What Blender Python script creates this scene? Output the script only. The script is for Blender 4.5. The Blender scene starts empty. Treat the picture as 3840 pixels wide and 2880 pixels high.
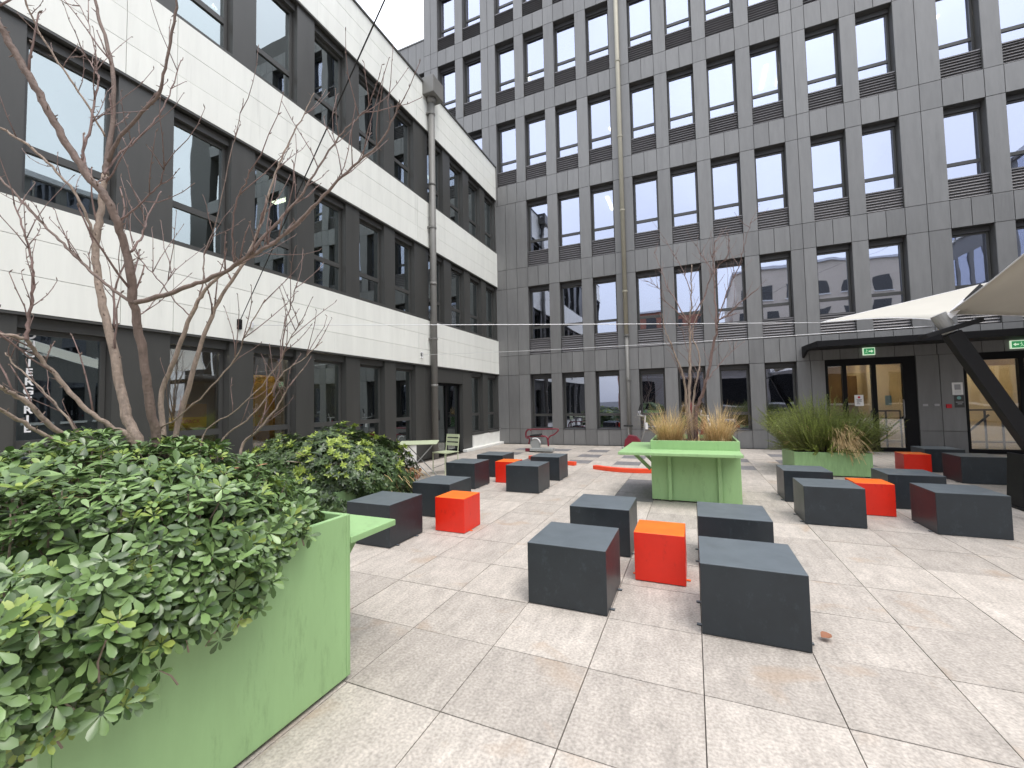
import bpy, bmesh, math, random
import numpy as np
from mathutils import Vector, Matrix
R = math.radians
rng = random.Random(7)
sc = bpy.context.scene
col = sc.collection

# ------------------------------------------------------------------ camera
H = 1.5126                                   # eye height: floor tiles are 0.6 m
YAW, PITCH, ROLL, FPX = 0.40535, 0.04607, -0.02030, 1572.08      # focal length in px of the 3840 px photo
_f = Vector((-math.sin(YAW) * math.cos(PITCH), math.cos(YAW) * math.cos(PITCH), math.sin(PITCH)))
_r0 = Vector((math.cos(YAW), math.sin(YAW), 0)); _u0 = _r0.cross(_f)
_r = math.cos(ROLL) * _r0 + math.sin(ROLL) * _u0
_u = -math.sin(ROLL) * _r0 + math.cos(ROLL) * _u0
cam_d = bpy.data.cameras.new('camera'); cam = bpy.data.objects.new('camera', cam_d); col.objects.link(cam)
cam.matrix_world = Matrix(((_r.x, _u.x, -_f.x, 0), (_r.y, _u.y, -_f.y, 0), (_r.z, _u.z, -_f.z, H), (0, 0, 0, 1)))
cam_d.sensor_width = 36; cam_d.lens = FPX / 3840 * 36; cam_d.clip_start = 0.05; cam_d.clip_end = 2000
sc.camera = cam

# ------------------------------------------------------------------ sky, sun, exposure
w = bpy.data.worlds.new('World'); sc.world = w; w.use_nodes = True
nt = w.node_tree; nt.nodes.clear()
def wn(t): return nt.nodes.new(t)
sky = wn('ShaderNodeTexSky'); sky.sky_type = 'NISHITA'; sky.sun_disc = False
SUN_EL, SUN_AZ = R(66), R(120)               # azimuth clockwise from +Y
sky.sun_elevation = SUN_EL; sky.sun_rotation = SUN_AZ; sky.dust_density = 4.0; sky.air_density = 1.3
mx = wn('ShaderNodeMix'); mx.data_type = 'RGBA'; mx.inputs[0].default_value = 0.82          # closed cloud deck over the clear sky
nt.links.new(sky.outputs[0], mx.inputs[6])
tcz = wn('ShaderNodeTexCoord'); sx_ = wn('ShaderNodeSeparateXYZ'); zr = wn('ShaderNodeMapRange'); zr.inputs[3].default_value = 1 / 3; zr.inputs[4].default_value = 1.0   # CIE overcast sky: (1 + 2 sin h) / 3
cl = wn('ShaderNodeMix'); cl.data_type = 'RGBA'; cl.blend_type = 'MULTIPLY'; cl.inputs[0].default_value = 1; cl.inputs[6].default_value = (7.3, 7.5, 8.05, 1)
nt.links.new(tcz.outputs['Generated'], sx_.inputs[0]); nt.links.new(sx_.outputs[2], zr.inputs[0]); nt.links.new(zr.outputs[0], cl.inputs[7]); nt.links.new(cl.outputs[2], mx.inputs[7])
tc = wn('ShaderNodeTexCoord'); nz = wn('ShaderNodeTexNoise'); nz.inputs['Scale'].default_value = 3.0; nz.inputs['Detail'].default_value = 5
mr = wn('ShaderNodeMapRange'); mr.inputs[1].default_value = .3; mr.inputs[2].default_value = .7; mr.inputs[3].default_value = .88; mr.inputs[4].default_value = 1.1
mm = wn('ShaderNodeMix'); mm.data_type = 'RGBA'; mm.blend_type = 'MULTIPLY'; mm.inputs[0].default_value = 1
nt.links.new(tc.outputs['Generated'], nz.inputs['Vector']); nt.links.new(nz.outputs[0], mr.inputs[0])
nt.links.new(mx.outputs[2], mm.inputs[6]); nt.links.new(mr.outputs[0], mm.inputs[7])
bg = wn('ShaderNodeBackground'); bg.inputs[1].default_value = 0.15
wo = wn('ShaderNodeOutputWorld'); nt.links.new(mm.outputs[2], bg.inputs[0]); nt.links.new(bg.outputs[0], wo.inputs[0])
sd = bpy.data.lights.new('sun', 'SUN'); sd.energy = 0.55; sd.angle = R(25); sd.color = (1, .97, .92)
so = bpy.data.objects.new('sun', sd); col.objects.link(so)
_sv = Vector((math.sin(SUN_AZ) * math.cos(SUN_EL), math.cos(SUN_AZ) * math.cos(SUN_EL), math.sin(SUN_EL)))
so.rotation_euler = _sv.to_track_quat('Z', 'Y').to_euler(); so.location = (0, 0, 30)
vs = sc.view_settings; vs.view_transform = 'Standard'; vs.look = 'None'; vs.exposure = 1.50; vs.gamma = 1; vs.use_curve_mapping = False

# ------------------------------------------------------------------ pixel -> world
def ray(sx, sy): return _f + _r * ((sx - 1920) / FPX) - _u * ((sy - 1440) / FPX)
def at(sx, sy, w): return Vector((0, 0, H)) + ray(sx, sy) * w
def onY(sx, sy, Y): d = ray(sx, sy); return Vector((0, 0, H)) + d * (Y / d.y)

# ------------------------------------------------------------------ materials
MATS = {}
def mat(name, c, rough=.5, var=.0, vscale=3., metal=0., spec=.5, bump=0., bscale=40., rnd=0., coat=0., streak=None, c2=None, trans=0., emit=None, spots=0., scuff=None):
    m = bpy.data.materials.new(name); m.use_nodes = True; MATS[name] = m
    N = m.node_tree.nodes; L = m.node_tree.links; p = N['Principled BSDF']
    p.inputs['Base Color'].default_value = (*c, 1); p.inputs['Roughness'].default_value = rough; p.inputs['Metallic'].default_value = metal
    p.inputs['Specular IOR Level'].default_value = spec; p.inputs['Coat Weight'].default_value = coat
    p.inputs['Coat Roughness'].default_value = .22; p.inputs['Coat IOR'].default_value = 1.6
    src = None
    geo = N.new('ShaderNodeNewGeometry')
    def mult(fac_socket, lo, hi, src):
        r = N.new('ShaderNodeMapRange'); r.inputs[3].default_value = lo; r.inputs[4].default_value = hi
        L.new(fac_socket, r.inputs[0])
        k = N.new('ShaderNodeMix'); k.data_type = 'RGBA'; k.blend_type = 'MULTIPLY'; k.inputs[0].default_value = 1
        if src is None: k.inputs[6].default_value = (*c, 1)
        else: L.new(src, k.inputs[6])
        L.new(r.outputs[0], k.inputs[7]); return k.outputs[2], r
    if c2 is not None or rnd:
        oi = N.new('ShaderNodeObjectInfo'); ad = N.new('ShaderNodeMath'); ad.operation = 'ADD'; fr = N.new('ShaderNodeMath'); fr.operation = 'FRACT'
        L.new(oi.outputs['Random'], ad.inputs[0]); L.new(geo.outputs['Random Per Island'], ad.inputs[1]); L.new(ad.outputs[0], fr.inputs[0])
        RND = fr.outputs[0]
    if c2 is not None:
        k = N.new('ShaderNodeMix'); k.data_type = 'RGBA'; L.new(RND, k.inputs[0]); k.inputs[6].default_value = (*c, 1); k.inputs[7].default_value = (*c2, 1); src = k.outputs[2]
    if rnd: src, _ = mult(RND, 1 - rnd, 1 + rnd, src)
    if var:
        n = N.new('ShaderNodeTexNoise'); n.inputs['Scale'].default_value = vscale; n.inputs['Detail'].default_value = 6; n.inputs['Roughness'].default_value = .65
        if streak:
            mp = N.new('ShaderNodeMapping'); mp.inputs['Scale'].default_value = streak; L.new(geo.outputs['Position'], mp.inputs[0]); L.new(mp.outputs[0], n.inputs['Vector'])
        else: L.new(geo.outputs['Position'], n.inputs['Vector'])
        src, r = mult(n.outputs[0], 1 - var, 1 + var, src); r.inputs[1].default_value = .28; r.inputs[2].default_value = .72
        rr = N.new('ShaderNodeMapRange'); rr.inputs[3].default_value = max(.02, rough - .08); rr.inputs[4].default_value = min(1, rough + .12)
        L.new(n.outputs[0], rr.inputs[0]); L.new(rr.outputs[0], p.inputs['Roughness'])
    if spots:
        n2 = N.new('ShaderNodeTexNoise'); n2.inputs['Scale'].default_value = 62; n2.inputs['Detail'].default_value = 4
        L.new(geo.outputs['Position'], n2.inputs['Vector'])
        src, r = mult(n2.outputs[0], 1 - spots, 1 + spots, src); r.inputs[1].default_value = .3; r.inputs[2].default_value = .7
    if scuff:                                     # thin scratches, drips and rubbed patches
        n4 = N.new('ShaderNodeTexNoise'); n4.inputs['Scale'].default_value = scuff[1]; n4.inputs['Detail'].default_value = 7; n4.inputs['Roughness'].default_value = .75; mp4 = N.new('ShaderNodeMapping'); mp4.inputs['Scale'].default_value = scuff[2]
        L.new(geo.outputs['Position'], mp4.inputs[0]); L.new(mp4.outputs[0], n4.inputs['Vector']); src, r = mult(n4.outputs[0], 1.0, 1 - scuff[0], src); r.inputs[1].default_value = .56; r.inputs[2].default_value = .70
    if src is not None: L.new(src, p.inputs['Base Color'])
    if bump:
        b = N.new('ShaderNodeBump'); b.inputs['Strength'].default_value = bump; b.inputs['Distance'].default_value = .01
        n3 = N.new('ShaderNodeTexNoise'); n3.inputs['Scale'].default_value = bscale; n3.inputs['Detail'].default_value = 5
        L.new(geo.outputs['Position'], n3.inputs['Vector']); L.new(n3.outputs[0], b.inputs['Height']); L.new(b.outputs[0], p.inputs['Normal'])
    if trans:
        t = N.new('ShaderNodeBsdfTranslucent'); ms = N.new('ShaderNodeMixShader'); ms.inputs[0].default_value = trans
        if src is not None: L.new(src, t.inputs[0])
        else: t.inputs[0].default_value = (*c, 1)
        L.new(p.outputs[0], ms.inputs[1]); L.new(t.outputs[0], ms.inputs[2]); L.new(ms.outputs[0], N['Material Output'].inputs[0])
    if emit:
        p.inputs['Emission Color'].default_value = (*emit[0], 1); p.inputs['Emission Strength'].default_value = emit[1]
    return m

def glass(name, fac=.55, tint=(.80, .86, .92), tcol=(.55, .6, .6), wave=.06, wscale=1.3, rough=.012):
    m = bpy.data.materials.new(name); m.use_nodes = True; MATS[name] = m
    N = m.node_tree.nodes; L = m.node_tree.links; N.remove(N['Principled BSDF'])
    g = N.new('ShaderNodeBsdfGlossy'); g.inputs[0].default_value = (*tint, 1); g.inputs['Roughness'].default_value = rough
    t = N.new('ShaderNodeBsdfTransparent'); t.inputs[0].default_value = (*tcol, 1)
    lw = N.new('ShaderNodeLayerWeight'); lw.inputs[0].default_value = .25
    r = N.new('ShaderNodeMapRange'); r.inputs[3].default_value = fac; r.inputs[4].default_value = 1.0; L.new(lw.outputs['Fresnel'], r.inputs[0])
    geo = N.new('ShaderNodeNewGeometry'); n = N.new('ShaderNodeTexNoise'); n.inputs['Scale'].default_value = wscale; n.inputs['Detail'].default_value = 1
    L.new(geo.outputs['Position'], n.inputs['Vector'])
    b = N.new('ShaderNodeBump'); b.inputs['Strength'].default_value = wave; b.inputs['Distance'].default_value = .1; L.new(n.outputs[0], b.inputs['Height']); L.new(b.outputs[0], g.inputs['Normal'])
    ms = N.new('ShaderNodeMixShader'); L.new(r.outputs[0], ms.inputs[0]); L.new(t.outputs[0], ms.inputs[1]); L.new(g.outputs[0], ms.inputs[2])
    L.new(ms.outputs[0], N['Material Output'].inputs[0]); return m

def tile_mat(name, c, stain=(.36, .25, .16), amt=1.0):
    m = mat(name, c, rough=.62, rnd=.13, var=.10, vscale=6., spots=.24, bump=.25, bscale=60, spec=.35)
    N = m.node_tree.nodes; L = m.node_tree.links; p = N['Principled BSDF']
    src = p.inputs['Base Color'].links[0].from_socket
    geo = N.new('ShaderNodeNewGeometry'); oi = N.new('ShaderNodeObjectInfo')
    # veined streaks, each slab cut from another place of the rock
    add = N.new('ShaderNodeVectorMath'); add.operation = 'ADD'
    cm = N.new('ShaderNodeCombineXYZ'); sm = N.new('ShaderNodeMath'); sm.operation = 'MULTIPLY'; sm.inputs[1].default_value = 37.
    ai = N.new('ShaderNodeMath'); ai.operation = 'ADD'; L.new(oi.outputs['Random'], ai.inputs[0]); L.new(geo.outputs['Random Per Island'], ai.inputs[1])
    L.new(ai.outputs[0], sm.inputs[0]); L.new(sm.outputs[0], cm.inputs[0]); L.new(sm.outputs[0], cm.inputs[2])
    L.new(geo.outputs['Position'], add.inputs[0]); L.new(cm.outputs[0], add.inputs[1])
    mp = N.new('ShaderNodeMapping'); mp.inputs['Scale'].default_value = (6, 1.6, 1); mp.inputs['Rotation'].default_value = (0, 0, .6); L.new(add.outputs[0], mp.inputs[0])
    n = N.new('ShaderNodeTexNoise'); n.inputs['Scale'].default_value = 2.2; n.inputs['Detail'].default_value = 8; n.inputs['Roughness'].default_value = .7; L.new(mp.outputs[0], n.inputs['Vector'])
    r = N.new('ShaderNodeMapRange'); r.inputs[1].default_value = .3; r.inputs[2].default_value = .7; r.inputs[3].default_value = .80; r.inputs[4].default_value = 1.16; L.new(n.outputs[0], r.inputs[0])
    k = N.new('ShaderNodeMix'); k.data_type = 'RGBA'; k.blend_type = 'MULTIPLY'; k.inputs[0].default_value = 1; L.new(src, k.inputs[6]); L.new(r.outputs[0], k.inputs[7])
    # rusty stains
    n2 = N.new('ShaderNodeTexNoise'); n2.inputs['Scale'].default_value = 2.3; n2.inputs['Detail'].default_value = 5; n2.inputs['Distortion'].default_value = .6; L.new(add.outputs[0], n2.inputs['Vector'])
    r2 = N.new('ShaderNodeMapRange'); r2.inputs[1].default_value = .60; r2.inputs[2].default_value = .72; r2.inputs[3].default_value = 0; r2.inputs[4].default_value = .42 * amt; L.new(n2.outputs[0], r2.inputs[0])
    k2 = N.new('ShaderNodeMix'); k2.data_type = 'RGBA'; L.new(r2.outputs[0], k2.inputs[0]); L.new(k.outputs[2], k2.inputs[6]); k2.inputs[7].default_value = (*stain, 1)
    L.new(k2.outputs[2], p.inputs['Base Color']); return m

tile_mat('tile', (.415, .375, .330)); tile_mat('tile_dark', (.175, .17, .172), amt=.2)
mat('bed', (.07, .06, .05), .9); mat('asphalt', (.06, .06, .06), .9, var=.2, vscale=4)
mat('zinc', (.178, .178, .175), .46, var=.11, vscale=2.2, metal=.10, rnd=.10, streak=(3, 3, .5), spec=.5, scuff=(.14, 4., (1.5, 1.5, .12)))
mat('zinc_back', (.075, .074, .070), .6); mat('reveal', (.055, .055, .058), .5)
mat('louvre', (.17, .165, .17), .45, metal=.3); mat('dark_void', (.012, .012, .013), .8)
mat('white_panel', (.77, .78, .725), .38, var=.06, vscale=1.6, rnd=.03, streak=(3, 3, .35), scuff=(.10, 5., (1, 1.6, .10)))
mat('anthracite', (.062, .062, .058), .38, var=.10, vscale=2, rnd=.05, metal=.15, streak=(2, 2, .4))
mat('frame', (.060, .060, .057), .4); mat('frame_black', (.006, .006, .007), .6, spec=.2)
mat('plinth', (.74, .74, .70), .6, var=.08, vscale=4)
glass('glass', .56, tint=(.66, .70, .86), wave=.022); glass('glass_left', .40, tint=(.78, .86, .86), tcol=(.42, .47, .45), wave=.015); glass('glass_door', .22, tcol=(.85, .85, .82), wave=.02)
mat('room', (.28, .26, .24), .8); mat('room_beige', (.66, .55, .37), .7, var=.06); mat('room_ceiling', (.6, .56, .48), .8); mat('room_floor', (.20, .15, .10), .5)
mat('blind_grey', (.55, .54, .52), .8)
mat('light_strip', (1, 1, 1), .5, emit=((1, .90, .70), 6.0))
mat('wood', (.24, .145, .06), .5, var=.15, vscale=3, streak=(6, 6, .4))
mat('hall_strip', (1, 1, 1), .5, emit=((1, .86, .60), 9.0))
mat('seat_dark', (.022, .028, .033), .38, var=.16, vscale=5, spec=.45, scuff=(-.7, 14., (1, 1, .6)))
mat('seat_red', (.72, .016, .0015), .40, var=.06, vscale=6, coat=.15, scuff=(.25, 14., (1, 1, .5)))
def paint_lit_top(name, c, amt):                  # brighter skylit look of upward faces, painted into the base colour
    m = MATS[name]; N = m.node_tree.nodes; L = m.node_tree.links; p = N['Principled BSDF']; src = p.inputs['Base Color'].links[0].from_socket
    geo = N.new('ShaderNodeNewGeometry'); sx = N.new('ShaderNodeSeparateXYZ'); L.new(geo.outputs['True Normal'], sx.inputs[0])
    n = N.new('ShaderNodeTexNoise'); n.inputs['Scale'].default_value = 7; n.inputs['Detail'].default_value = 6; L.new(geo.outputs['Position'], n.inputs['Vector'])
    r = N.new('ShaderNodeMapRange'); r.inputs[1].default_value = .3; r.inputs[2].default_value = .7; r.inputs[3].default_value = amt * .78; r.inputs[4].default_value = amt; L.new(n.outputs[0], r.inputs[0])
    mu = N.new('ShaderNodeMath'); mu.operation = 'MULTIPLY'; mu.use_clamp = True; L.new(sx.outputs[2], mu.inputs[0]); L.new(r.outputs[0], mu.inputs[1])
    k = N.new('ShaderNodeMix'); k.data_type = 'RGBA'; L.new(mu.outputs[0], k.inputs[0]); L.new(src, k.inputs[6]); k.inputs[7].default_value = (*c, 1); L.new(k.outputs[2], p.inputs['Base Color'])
mat('orange_kerb', (.80, .07, .02), .45, var=.06)
mat('green_paint', (.295, .475, .215), .42, var=.08, vscale=2.2, spec=.45, bump=.03, bscale=120, streak=(2.5, 2.5, .6), scuff=(.22, 9., (1, 1, .22)))
paint_lit_top('seat_dark', (.135, .158, .172), .85); paint_lit_top('seat_red', (.85, .20, .01), .85)
mat('green_worn', (.28, .45, .20), .55, var=.16, vscale=6, streak=(4, 4, .7))
mat('soil', (.035, .025, .018), .95, var=.4, vscale=40, bump=.8)
mat('bark_grey', (.27, .21, .165), .75, var=.35, vscale=18, bump=.6, bscale=70, streak=(3, 3, .8))
mat('bark_brown', (.165, .12, .098), .7, var=.3, vscale=20, bump=.5, bscale=80, streak=(3, 3, .8))
mat('bark_red', (.19, .128, .112), .7, var=.3, vscale=30)
mat('leaf_pitto', (.060, .115, .032), .28, c2=(.165, .255, .088), rnd=.30, trans=.06, spec=.5)
mat('leaf_pitto_young', (.19, .29, .06), .38, c2=(.34, .42, .10), trans=.2)
mat('leaf_dark', (.030, .060, .020), .34, c2=(.085, .13, .045), rnd=.25, trans=.12)
mat('leaf_lime', (.20, .29, .05), .4, c2=(.34, .42, .08), rnd=.15, trans=.2)
mat('leaf_needle', (.10, .14, .018), .5, c2=(.22, .26, .05), rnd=.3, trans=.15)
mat('grass_dry', (.52, .36, .15), .6, c2=(.66, .50, .27), rnd=.2, trans=.2)
mat('leaf_dead', (.30, .12, .06), .7, c2=(.38, .19, .11), rnd=.2, trans=.1)
mat('sail', (.47, .45, .395), .75, var=.04, vscale=2, trans=.03); mat('steel_black', (.010, .010, .011), .55, var=.1, spec=.3); mat('steel', (.42, .42, .43), .3, metal=.9); mat('steel_white', (.75, .75, .75), .35)
mat('steel_grey', (.30, .30, .29), .4, metal=.4)
mat('pipe_grey', (.16, .157, .145), .5, var=.07, vscale=4); mat('pipe_beige', (.34, .32, .25), .55, var=.08, vscale=3); mat('cable_white', (.75, .75, .76), .35, metal=.3); mat('cable_black', (.01, .01, .01), .6)
mat('chair_green', (.46, .51, .34), .45); mat('gym_red', (.17, .008, .022), .3, coat=.3); mat('rubber', (.012, .012, .012), .7); mat('gym_grey', (.30, .31, .30), .4)
mat('paper', (.82, .82, .80), .7); mat('ink', (.04, .04, .045), .7); mat('ink_grey', (.35, .35, .36), .7); mat('ink_red', (.55, .02, .03), .6); mat('teal', (.20, .42, .40), .6)
mat('vinyl_white', (.85, .85, .85), .5); mat('parcel_yellow', (.75, .45, .02), .6); mat('parcel_card', (.42, .27, .13), .8); mat('blind_yellow', (.62, .42, .11), .75, var=.12, vscale=2, streak=(2, 6, .3), trans=.45)
mat('exit_green', (.02, .30, .10), .5, emit=((.10, .55, .22), .12)); mat('exit_white', (.8, .9, .8), .5, emit=((.75, 1, .70), .22))
mat('cream', (.60, .53, .43), .8, var=.06, vscale=.6); mat('brick_red', (.34, .15, .10), .8, var=.1); mat('roof_pale', (.62, .63, .66), .6); mat('teal_glass', (.08, .22, .17), .2)

# ------------------------------------------------------------------ mesh builder
class MB:
    def __init__(s): s.v = []; s.f = []
    def box(s, x0, x1, y0, y1, z0, z1):
        i = len(s.v); s.v += [(x0, y0, z0), (x1, y0, z0), (x1, y1, z0), (x0, y1, z0), (x0, y0, z1), (x1, y0, z1), (x1, y1, z1), (x0, y1, z1)]
        s.f += [(i, i + 3, i + 2, i + 1), (i + 4, i + 5, i + 6, i + 7), (i, i + 1, i + 5, i + 4), (i + 1, i + 2, i + 6, i + 5), (i + 2, i + 3, i + 7, i + 6), (i + 3, i, i + 4, i + 7)]; return s
    def poly(s, pts): i = len(s.v); s.v += [tuple(p) for p in pts]; s.f.append(tuple(range(i, i + len(pts)))); return s
    def prism(s, pts, d):                       # extrude polygon pts by vector d
        n = len(pts); i = len(s.v); d = Vector(d); s.v += [tuple(p) for p in pts] + [tuple(Vector(p) + d) for p in pts]
        s.f += [tuple(range(i + n - 1, i - 1, -1)), tuple(range(i + n, i + 2 * n))]
        for k in range(n): s.f.append((i + k, i + (k + 1) % n, i + n + (k + 1) % n, i + n + k))
        return s
    def tube(s, pts, rad, n=6, caps=True):
        pts = [Vector(p) for p in pts]
        if not hasattr(rad, '__len__'): rad = [rad] * len(pts)
        prev = None; base = len(s.v)
        for k, p in enumerate(pts):
            t = (pts[min(k + 1, len(pts) - 1)] - pts[max(k - 1, 0)])
            t = t.normalized() if t.length > 1e-9 else Vector((0, 0, 1))
            if prev is None: a = t.orthogonal().normalized()
            else:
                a = prev - t * prev.dot(t); a = a.normalized() if a.length > 1e-6 else t.orthogonal().normalized()
            prev = a; b = t.cross(a)
            for j in range(n):
                q = 2 * math.pi * j / n; s.v.append(tuple(p + (a * math.cos(q) + b * math.sin(q)) * rad[k]))
        for k in range(len(pts) - 1):
            for j in range(n):
                i0 = base + k * n + j; i1 = base + k * n + (j + 1) % n; s.f.append((i0, i1, i1 + n, i0 + n))
        if caps: s.f.append(tuple(range(base + n - 1, base - 1, -1))); e = base + (len(pts) - 1) * n; s.f.append(tuple(range(e, e + n)))
        return s
    def bar(s, p, q, wx, wy, up=(0, 0, 1)):      # rectangular bar between two points
        p, q = Vector(p), Vector(q); t = (q - p).normalized(); a = t.cross(Vector(up))
        a = a.normalized() if a.length > 1e-4 else t.orthogonal().normalized(); b = a.cross(t)
        i = len(s.v)
        for c in (p, q):
            for sx, sy in ((-1, -1), (1, -1), (1, 1), (-1, 1)): s.v.append(tuple(c + a * sx * wx / 2 + b * sy * wy / 2))
        s.f += [(i + 3, i + 2, i + 1, i), (i + 4, i + 5, i + 6, i + 7)] + [(i + k, i + (k + 1) % 4, i + 4 + (k + 1) % 4, i + 4 + k) for k in range(4)]; return s
    def mesh(s, name, m, smooth=False, bevel=0):
        me = bpy.data.meshes.new(name); me.from_pydata(s.v, [], s.f)
        bm = bmesh.new(); bm.from_mesh(me)
        bmesh.ops.recalc_face_normals(bm, faces=bm.faces)
        if bevel: bmesh.ops.bevel(bm, geom=bm.edges[:], offset=bevel, segments=2, affect='EDGES', profile=.5)
        bm.to_mesh(me); bm.free()
        if isinstance(m, str): me.materials.append(MATS[m])
        else:
            for x in m: me.materials.append(MATS[x])
        if smooth: me.polygons.foreach_set('use_smooth', [True] * len(me.polygons))
        return me
    def build(s, name, m, parent=None, smooth=False, bevel=0, loc=None):
        return link(name, s.mesh(name, m, smooth, bevel), parent, loc)
def link(name, me, parent=None, loc=None, rot=None, scale=None):
    o = bpy.data.objects.new(name, me); col.objects.link(o)
    if parent: o.parent = parent
    if loc is not None: o.location = loc
    if rot is not None: o.rotation_euler = rot
    if scale is not None: o.scale = scale
    return o
def tag(o, label=None, cat=None, group=None, kind=None):
    if label: o['label'] = label
    if cat: o['category'] = cat
    if group: o['group'] = group
    if kind: o['kind'] = kind
    return o
def thing(name, label, cat, loc=(0, 0, 0), group=None, rz=0):
    o = bpy.data.objects.new(name, None); col.objects.link(o); o.location = loc; o.rotation_euler = (0, 0, rz); o.empty_display_size = .1
    return tag(o, label, cat, group)
BOXC = {}
def pbox(name, m, parent, x0, x1, y0, y1, z0, z1, bevel=0):       # box object sharing mesh data between equal sizes
    key = (m, round(x1 - x0, 3), round(y1 - y0, 3), round(z1 - z0, 3), bevel)
    if key not in BOXC:
        a, b, c = key[1] / 2, key[2] / 2, key[3] / 2
        BOXC[key] = MB().box(-a, a, -b, b, -c, c).mesh(name, m, bevel=bevel)
    return link(name, BOXC[key], parent, ((x0 + x1) / 2, (y0 + y1) / 2, (z0 + z1) / 2))

# ================================================================== SETTING
g = MB().poly([(-400, -400, -.06), (400, -400, -.06), (400, 400, -.06), (-400, 400, -.06)]).build('ground', 'asphalt'); tag(g, kind='structure')
bed = MB().box(-6.8, 12.6, -6.0, 14.52, -.05, -.010).build('paving', 'bed'); tag(bed, kind='structure')
T6 = .6; YO = .015
tile_me = MB().box(-.2972, .2972, -.2972, .2972, -.03, 0).mesh('paving_tile', 'tile')
dtile_me = MB().box(-.2972, .2972, -.2972, .2972, -.03, 0).mesh('paving_tile', 'tile_dark')
dark = {(i, j) for i in (-9, -7, -5, -3, -1, 1, 3, 5) for j in (17, 19, 21)} | {(-2, 11), (-2, 12), (-2, 13)}
cells = []
for i in range(-11, 21):
    for j in range(-10, 24):
        cx, cy = (i + .5) * T6, (j + .5) * T6 + YO
        d = Vector((cx, cy, -H)); z = d.dot(_f); vis = False; area = 0
        if z > .4:
            px, py = d.dot(_r) / z * FPX, -d.dot(_u) / z * FPX
            vis = abs(px) < 2150 and abs(py) < 1750; area = 1 / z ** 3
        cells.append((-area if vis else 1, i, j, cx, cy))
cells.sort(); rest = MB(); restd = MB()
for k, (a, i, j, cx, cy) in enumerate(cells):
    dz = rng.uniform(-.0012, .0012); isd = (i, j) in dark
    if k < 290 or (isd and a < 0):
        link('paving_tile', dtile_me if isd else tile_me, bed, (cx, cy, dz), (rng.uniform(-.0015, .0015), rng.uniform(-.0015, .0015), 0))
    else:
        e = .2972; (restd if isd else rest).box(cx - e, cx + e, cy - e, min(cy + e, 14.5), -.03, dz)
tag(rest.build('paving_tiles', 'tile', bed), kind='stuff')
if restd.v: tag(restd.build('dark_paving_tiles', 'tile_dark', bed), kind='stuff')

# ================================================================== REAR GREY BUILDING (facade plane y = 14.55)
FY = 14.55
rear = thing('office_building', 'tall grey zinc clad office building with rows of narrow windows over louvres', 'building', (0, FY, 0))
def rp(name, m, x0, x1, y0, y1, z0, z1, par=None, bevel=0): return pbox(name, m, par or rear, x0, x1, y0 - FY, y1 - FY, z0, z1, bevel)
HEAD = [2.57, 5.87, 9.18, 12.48, 15.75, 19.03]
LBOT = [None, 3.30, 6.62, 9.93, 13.21, 16.42, 19.70]
C_MAIN = [(-5.50, -4.68), (-4.28, -3.47), (-3.07, -2.26), (-1.61, -.80), (-.40, .41), (.81, 1.63), (2.03, 2.84), (3.47, 4.30), (4.68, 5.50), (6.42, 7.25), (7.63, 8.45), (8.84, 9.66), (10.05, 10.87)]
C_UP = [(-9.36, -8.52), (-8.15, -7.33), (-6.69, -5.88)] + C_MAIN
C_GF = C_MAIN[:7]
XL, XR = -10.04, 12.6; TOPZ = 20.6; DEP = .42
wall = MB()
def rowcols(k): return C_GF if k == 0 else (C_MAIN if k < 3 else C_UP)
zprev = 0.0
for k in range(6):
    sill = .56 if k == 0 else LBOT[k]
    xl = -6.9 if k < 3 else XL
    if k > 0: wall.box(xl, XR, .015, DEP, HEAD[k - 1], sill)
    cur = xl
    spans = [(a, b) for a, b in rowcols(k)]
    if k == 0: spans += [(3.52, 5.52), (6.46, 8.55)]
    for a, b in spans:
        wall.box(cur, a, .015, DEP, sill if k else (.56 if cur < 2.9 and a < 3.2 else 0), HEAD[k]); cur = b
    wall.box(cur, XR, .015, DEP, sill if k else 0, HEAD[k])
wall.box(-6.9, 3.52, .015, DEP, 0, .56)
wall.box(XL, XR, .015, DEP, HEAD[5], TOPZ)
wall.box(XL - .0, XL + .30, DEP, 12, 10.2, TOPZ)                    # side return above the lower wing
wall.build('wall', 'zinc_back', rear)
MB().box(XL, XR, .3, 12, TOPZ - .02, TOPZ + .06).build('roof', 'zinc_back', rear)
# cladding: thin zinc trays with open joints
def split(a, b):
    n = max(1, round((b - a) / .42)); return [(a + (b - a) * i / n, a + (b - a) * (i + 1) / n) for i in range(n)]
J = .007
def panel(name, a, b, z0, z1):
    dy = rng.uniform(0, .004); rp(name, 'zinc', a + J, b - J, FY - .012 - dy, FY + .012, z0 + J, z1 - J)
for k in range(7):
    z0, z1 = (0, .56) if k == 0 else (HEAD[k - 1], LBOT[k] if k < 6 else 19.70)
    cols = rowcols(min(k, 5)) if k else C_GF
    edges = []; cur = -6.82 if k < 3 else XL
    for a, b in (C_UP if k >= 3 else (C_MAIN if k else C_GF)):
        edges += split(cur, a) + split(a, b); cur = b
    edges += split(cur, 3.52) if k == 0 else split(cur, 9.3)
    if k == 0: edges += split(5.52, 6.46)
    for a, b in edges:
        if b > 9.4: continue
        panel('cladding_panel', a, b, z0, z1)
for k in range(6):
    z0, z1 = (.56 if k == 0 else LBOT[k]), HEAD[k]
    cur = -6.82 if k < 3 else XL
    for a, b in rowcols(k):
        if a < 9: 
            for p, q in split(cur, a): panel('pier_panel', p, q, z0, z1)
        cur = b
    if k == 0:
        for p, q in split(2.84, 3.52) + split(5.52, 6.46): panel('pier_panel', p, q, z0, z1)
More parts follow.
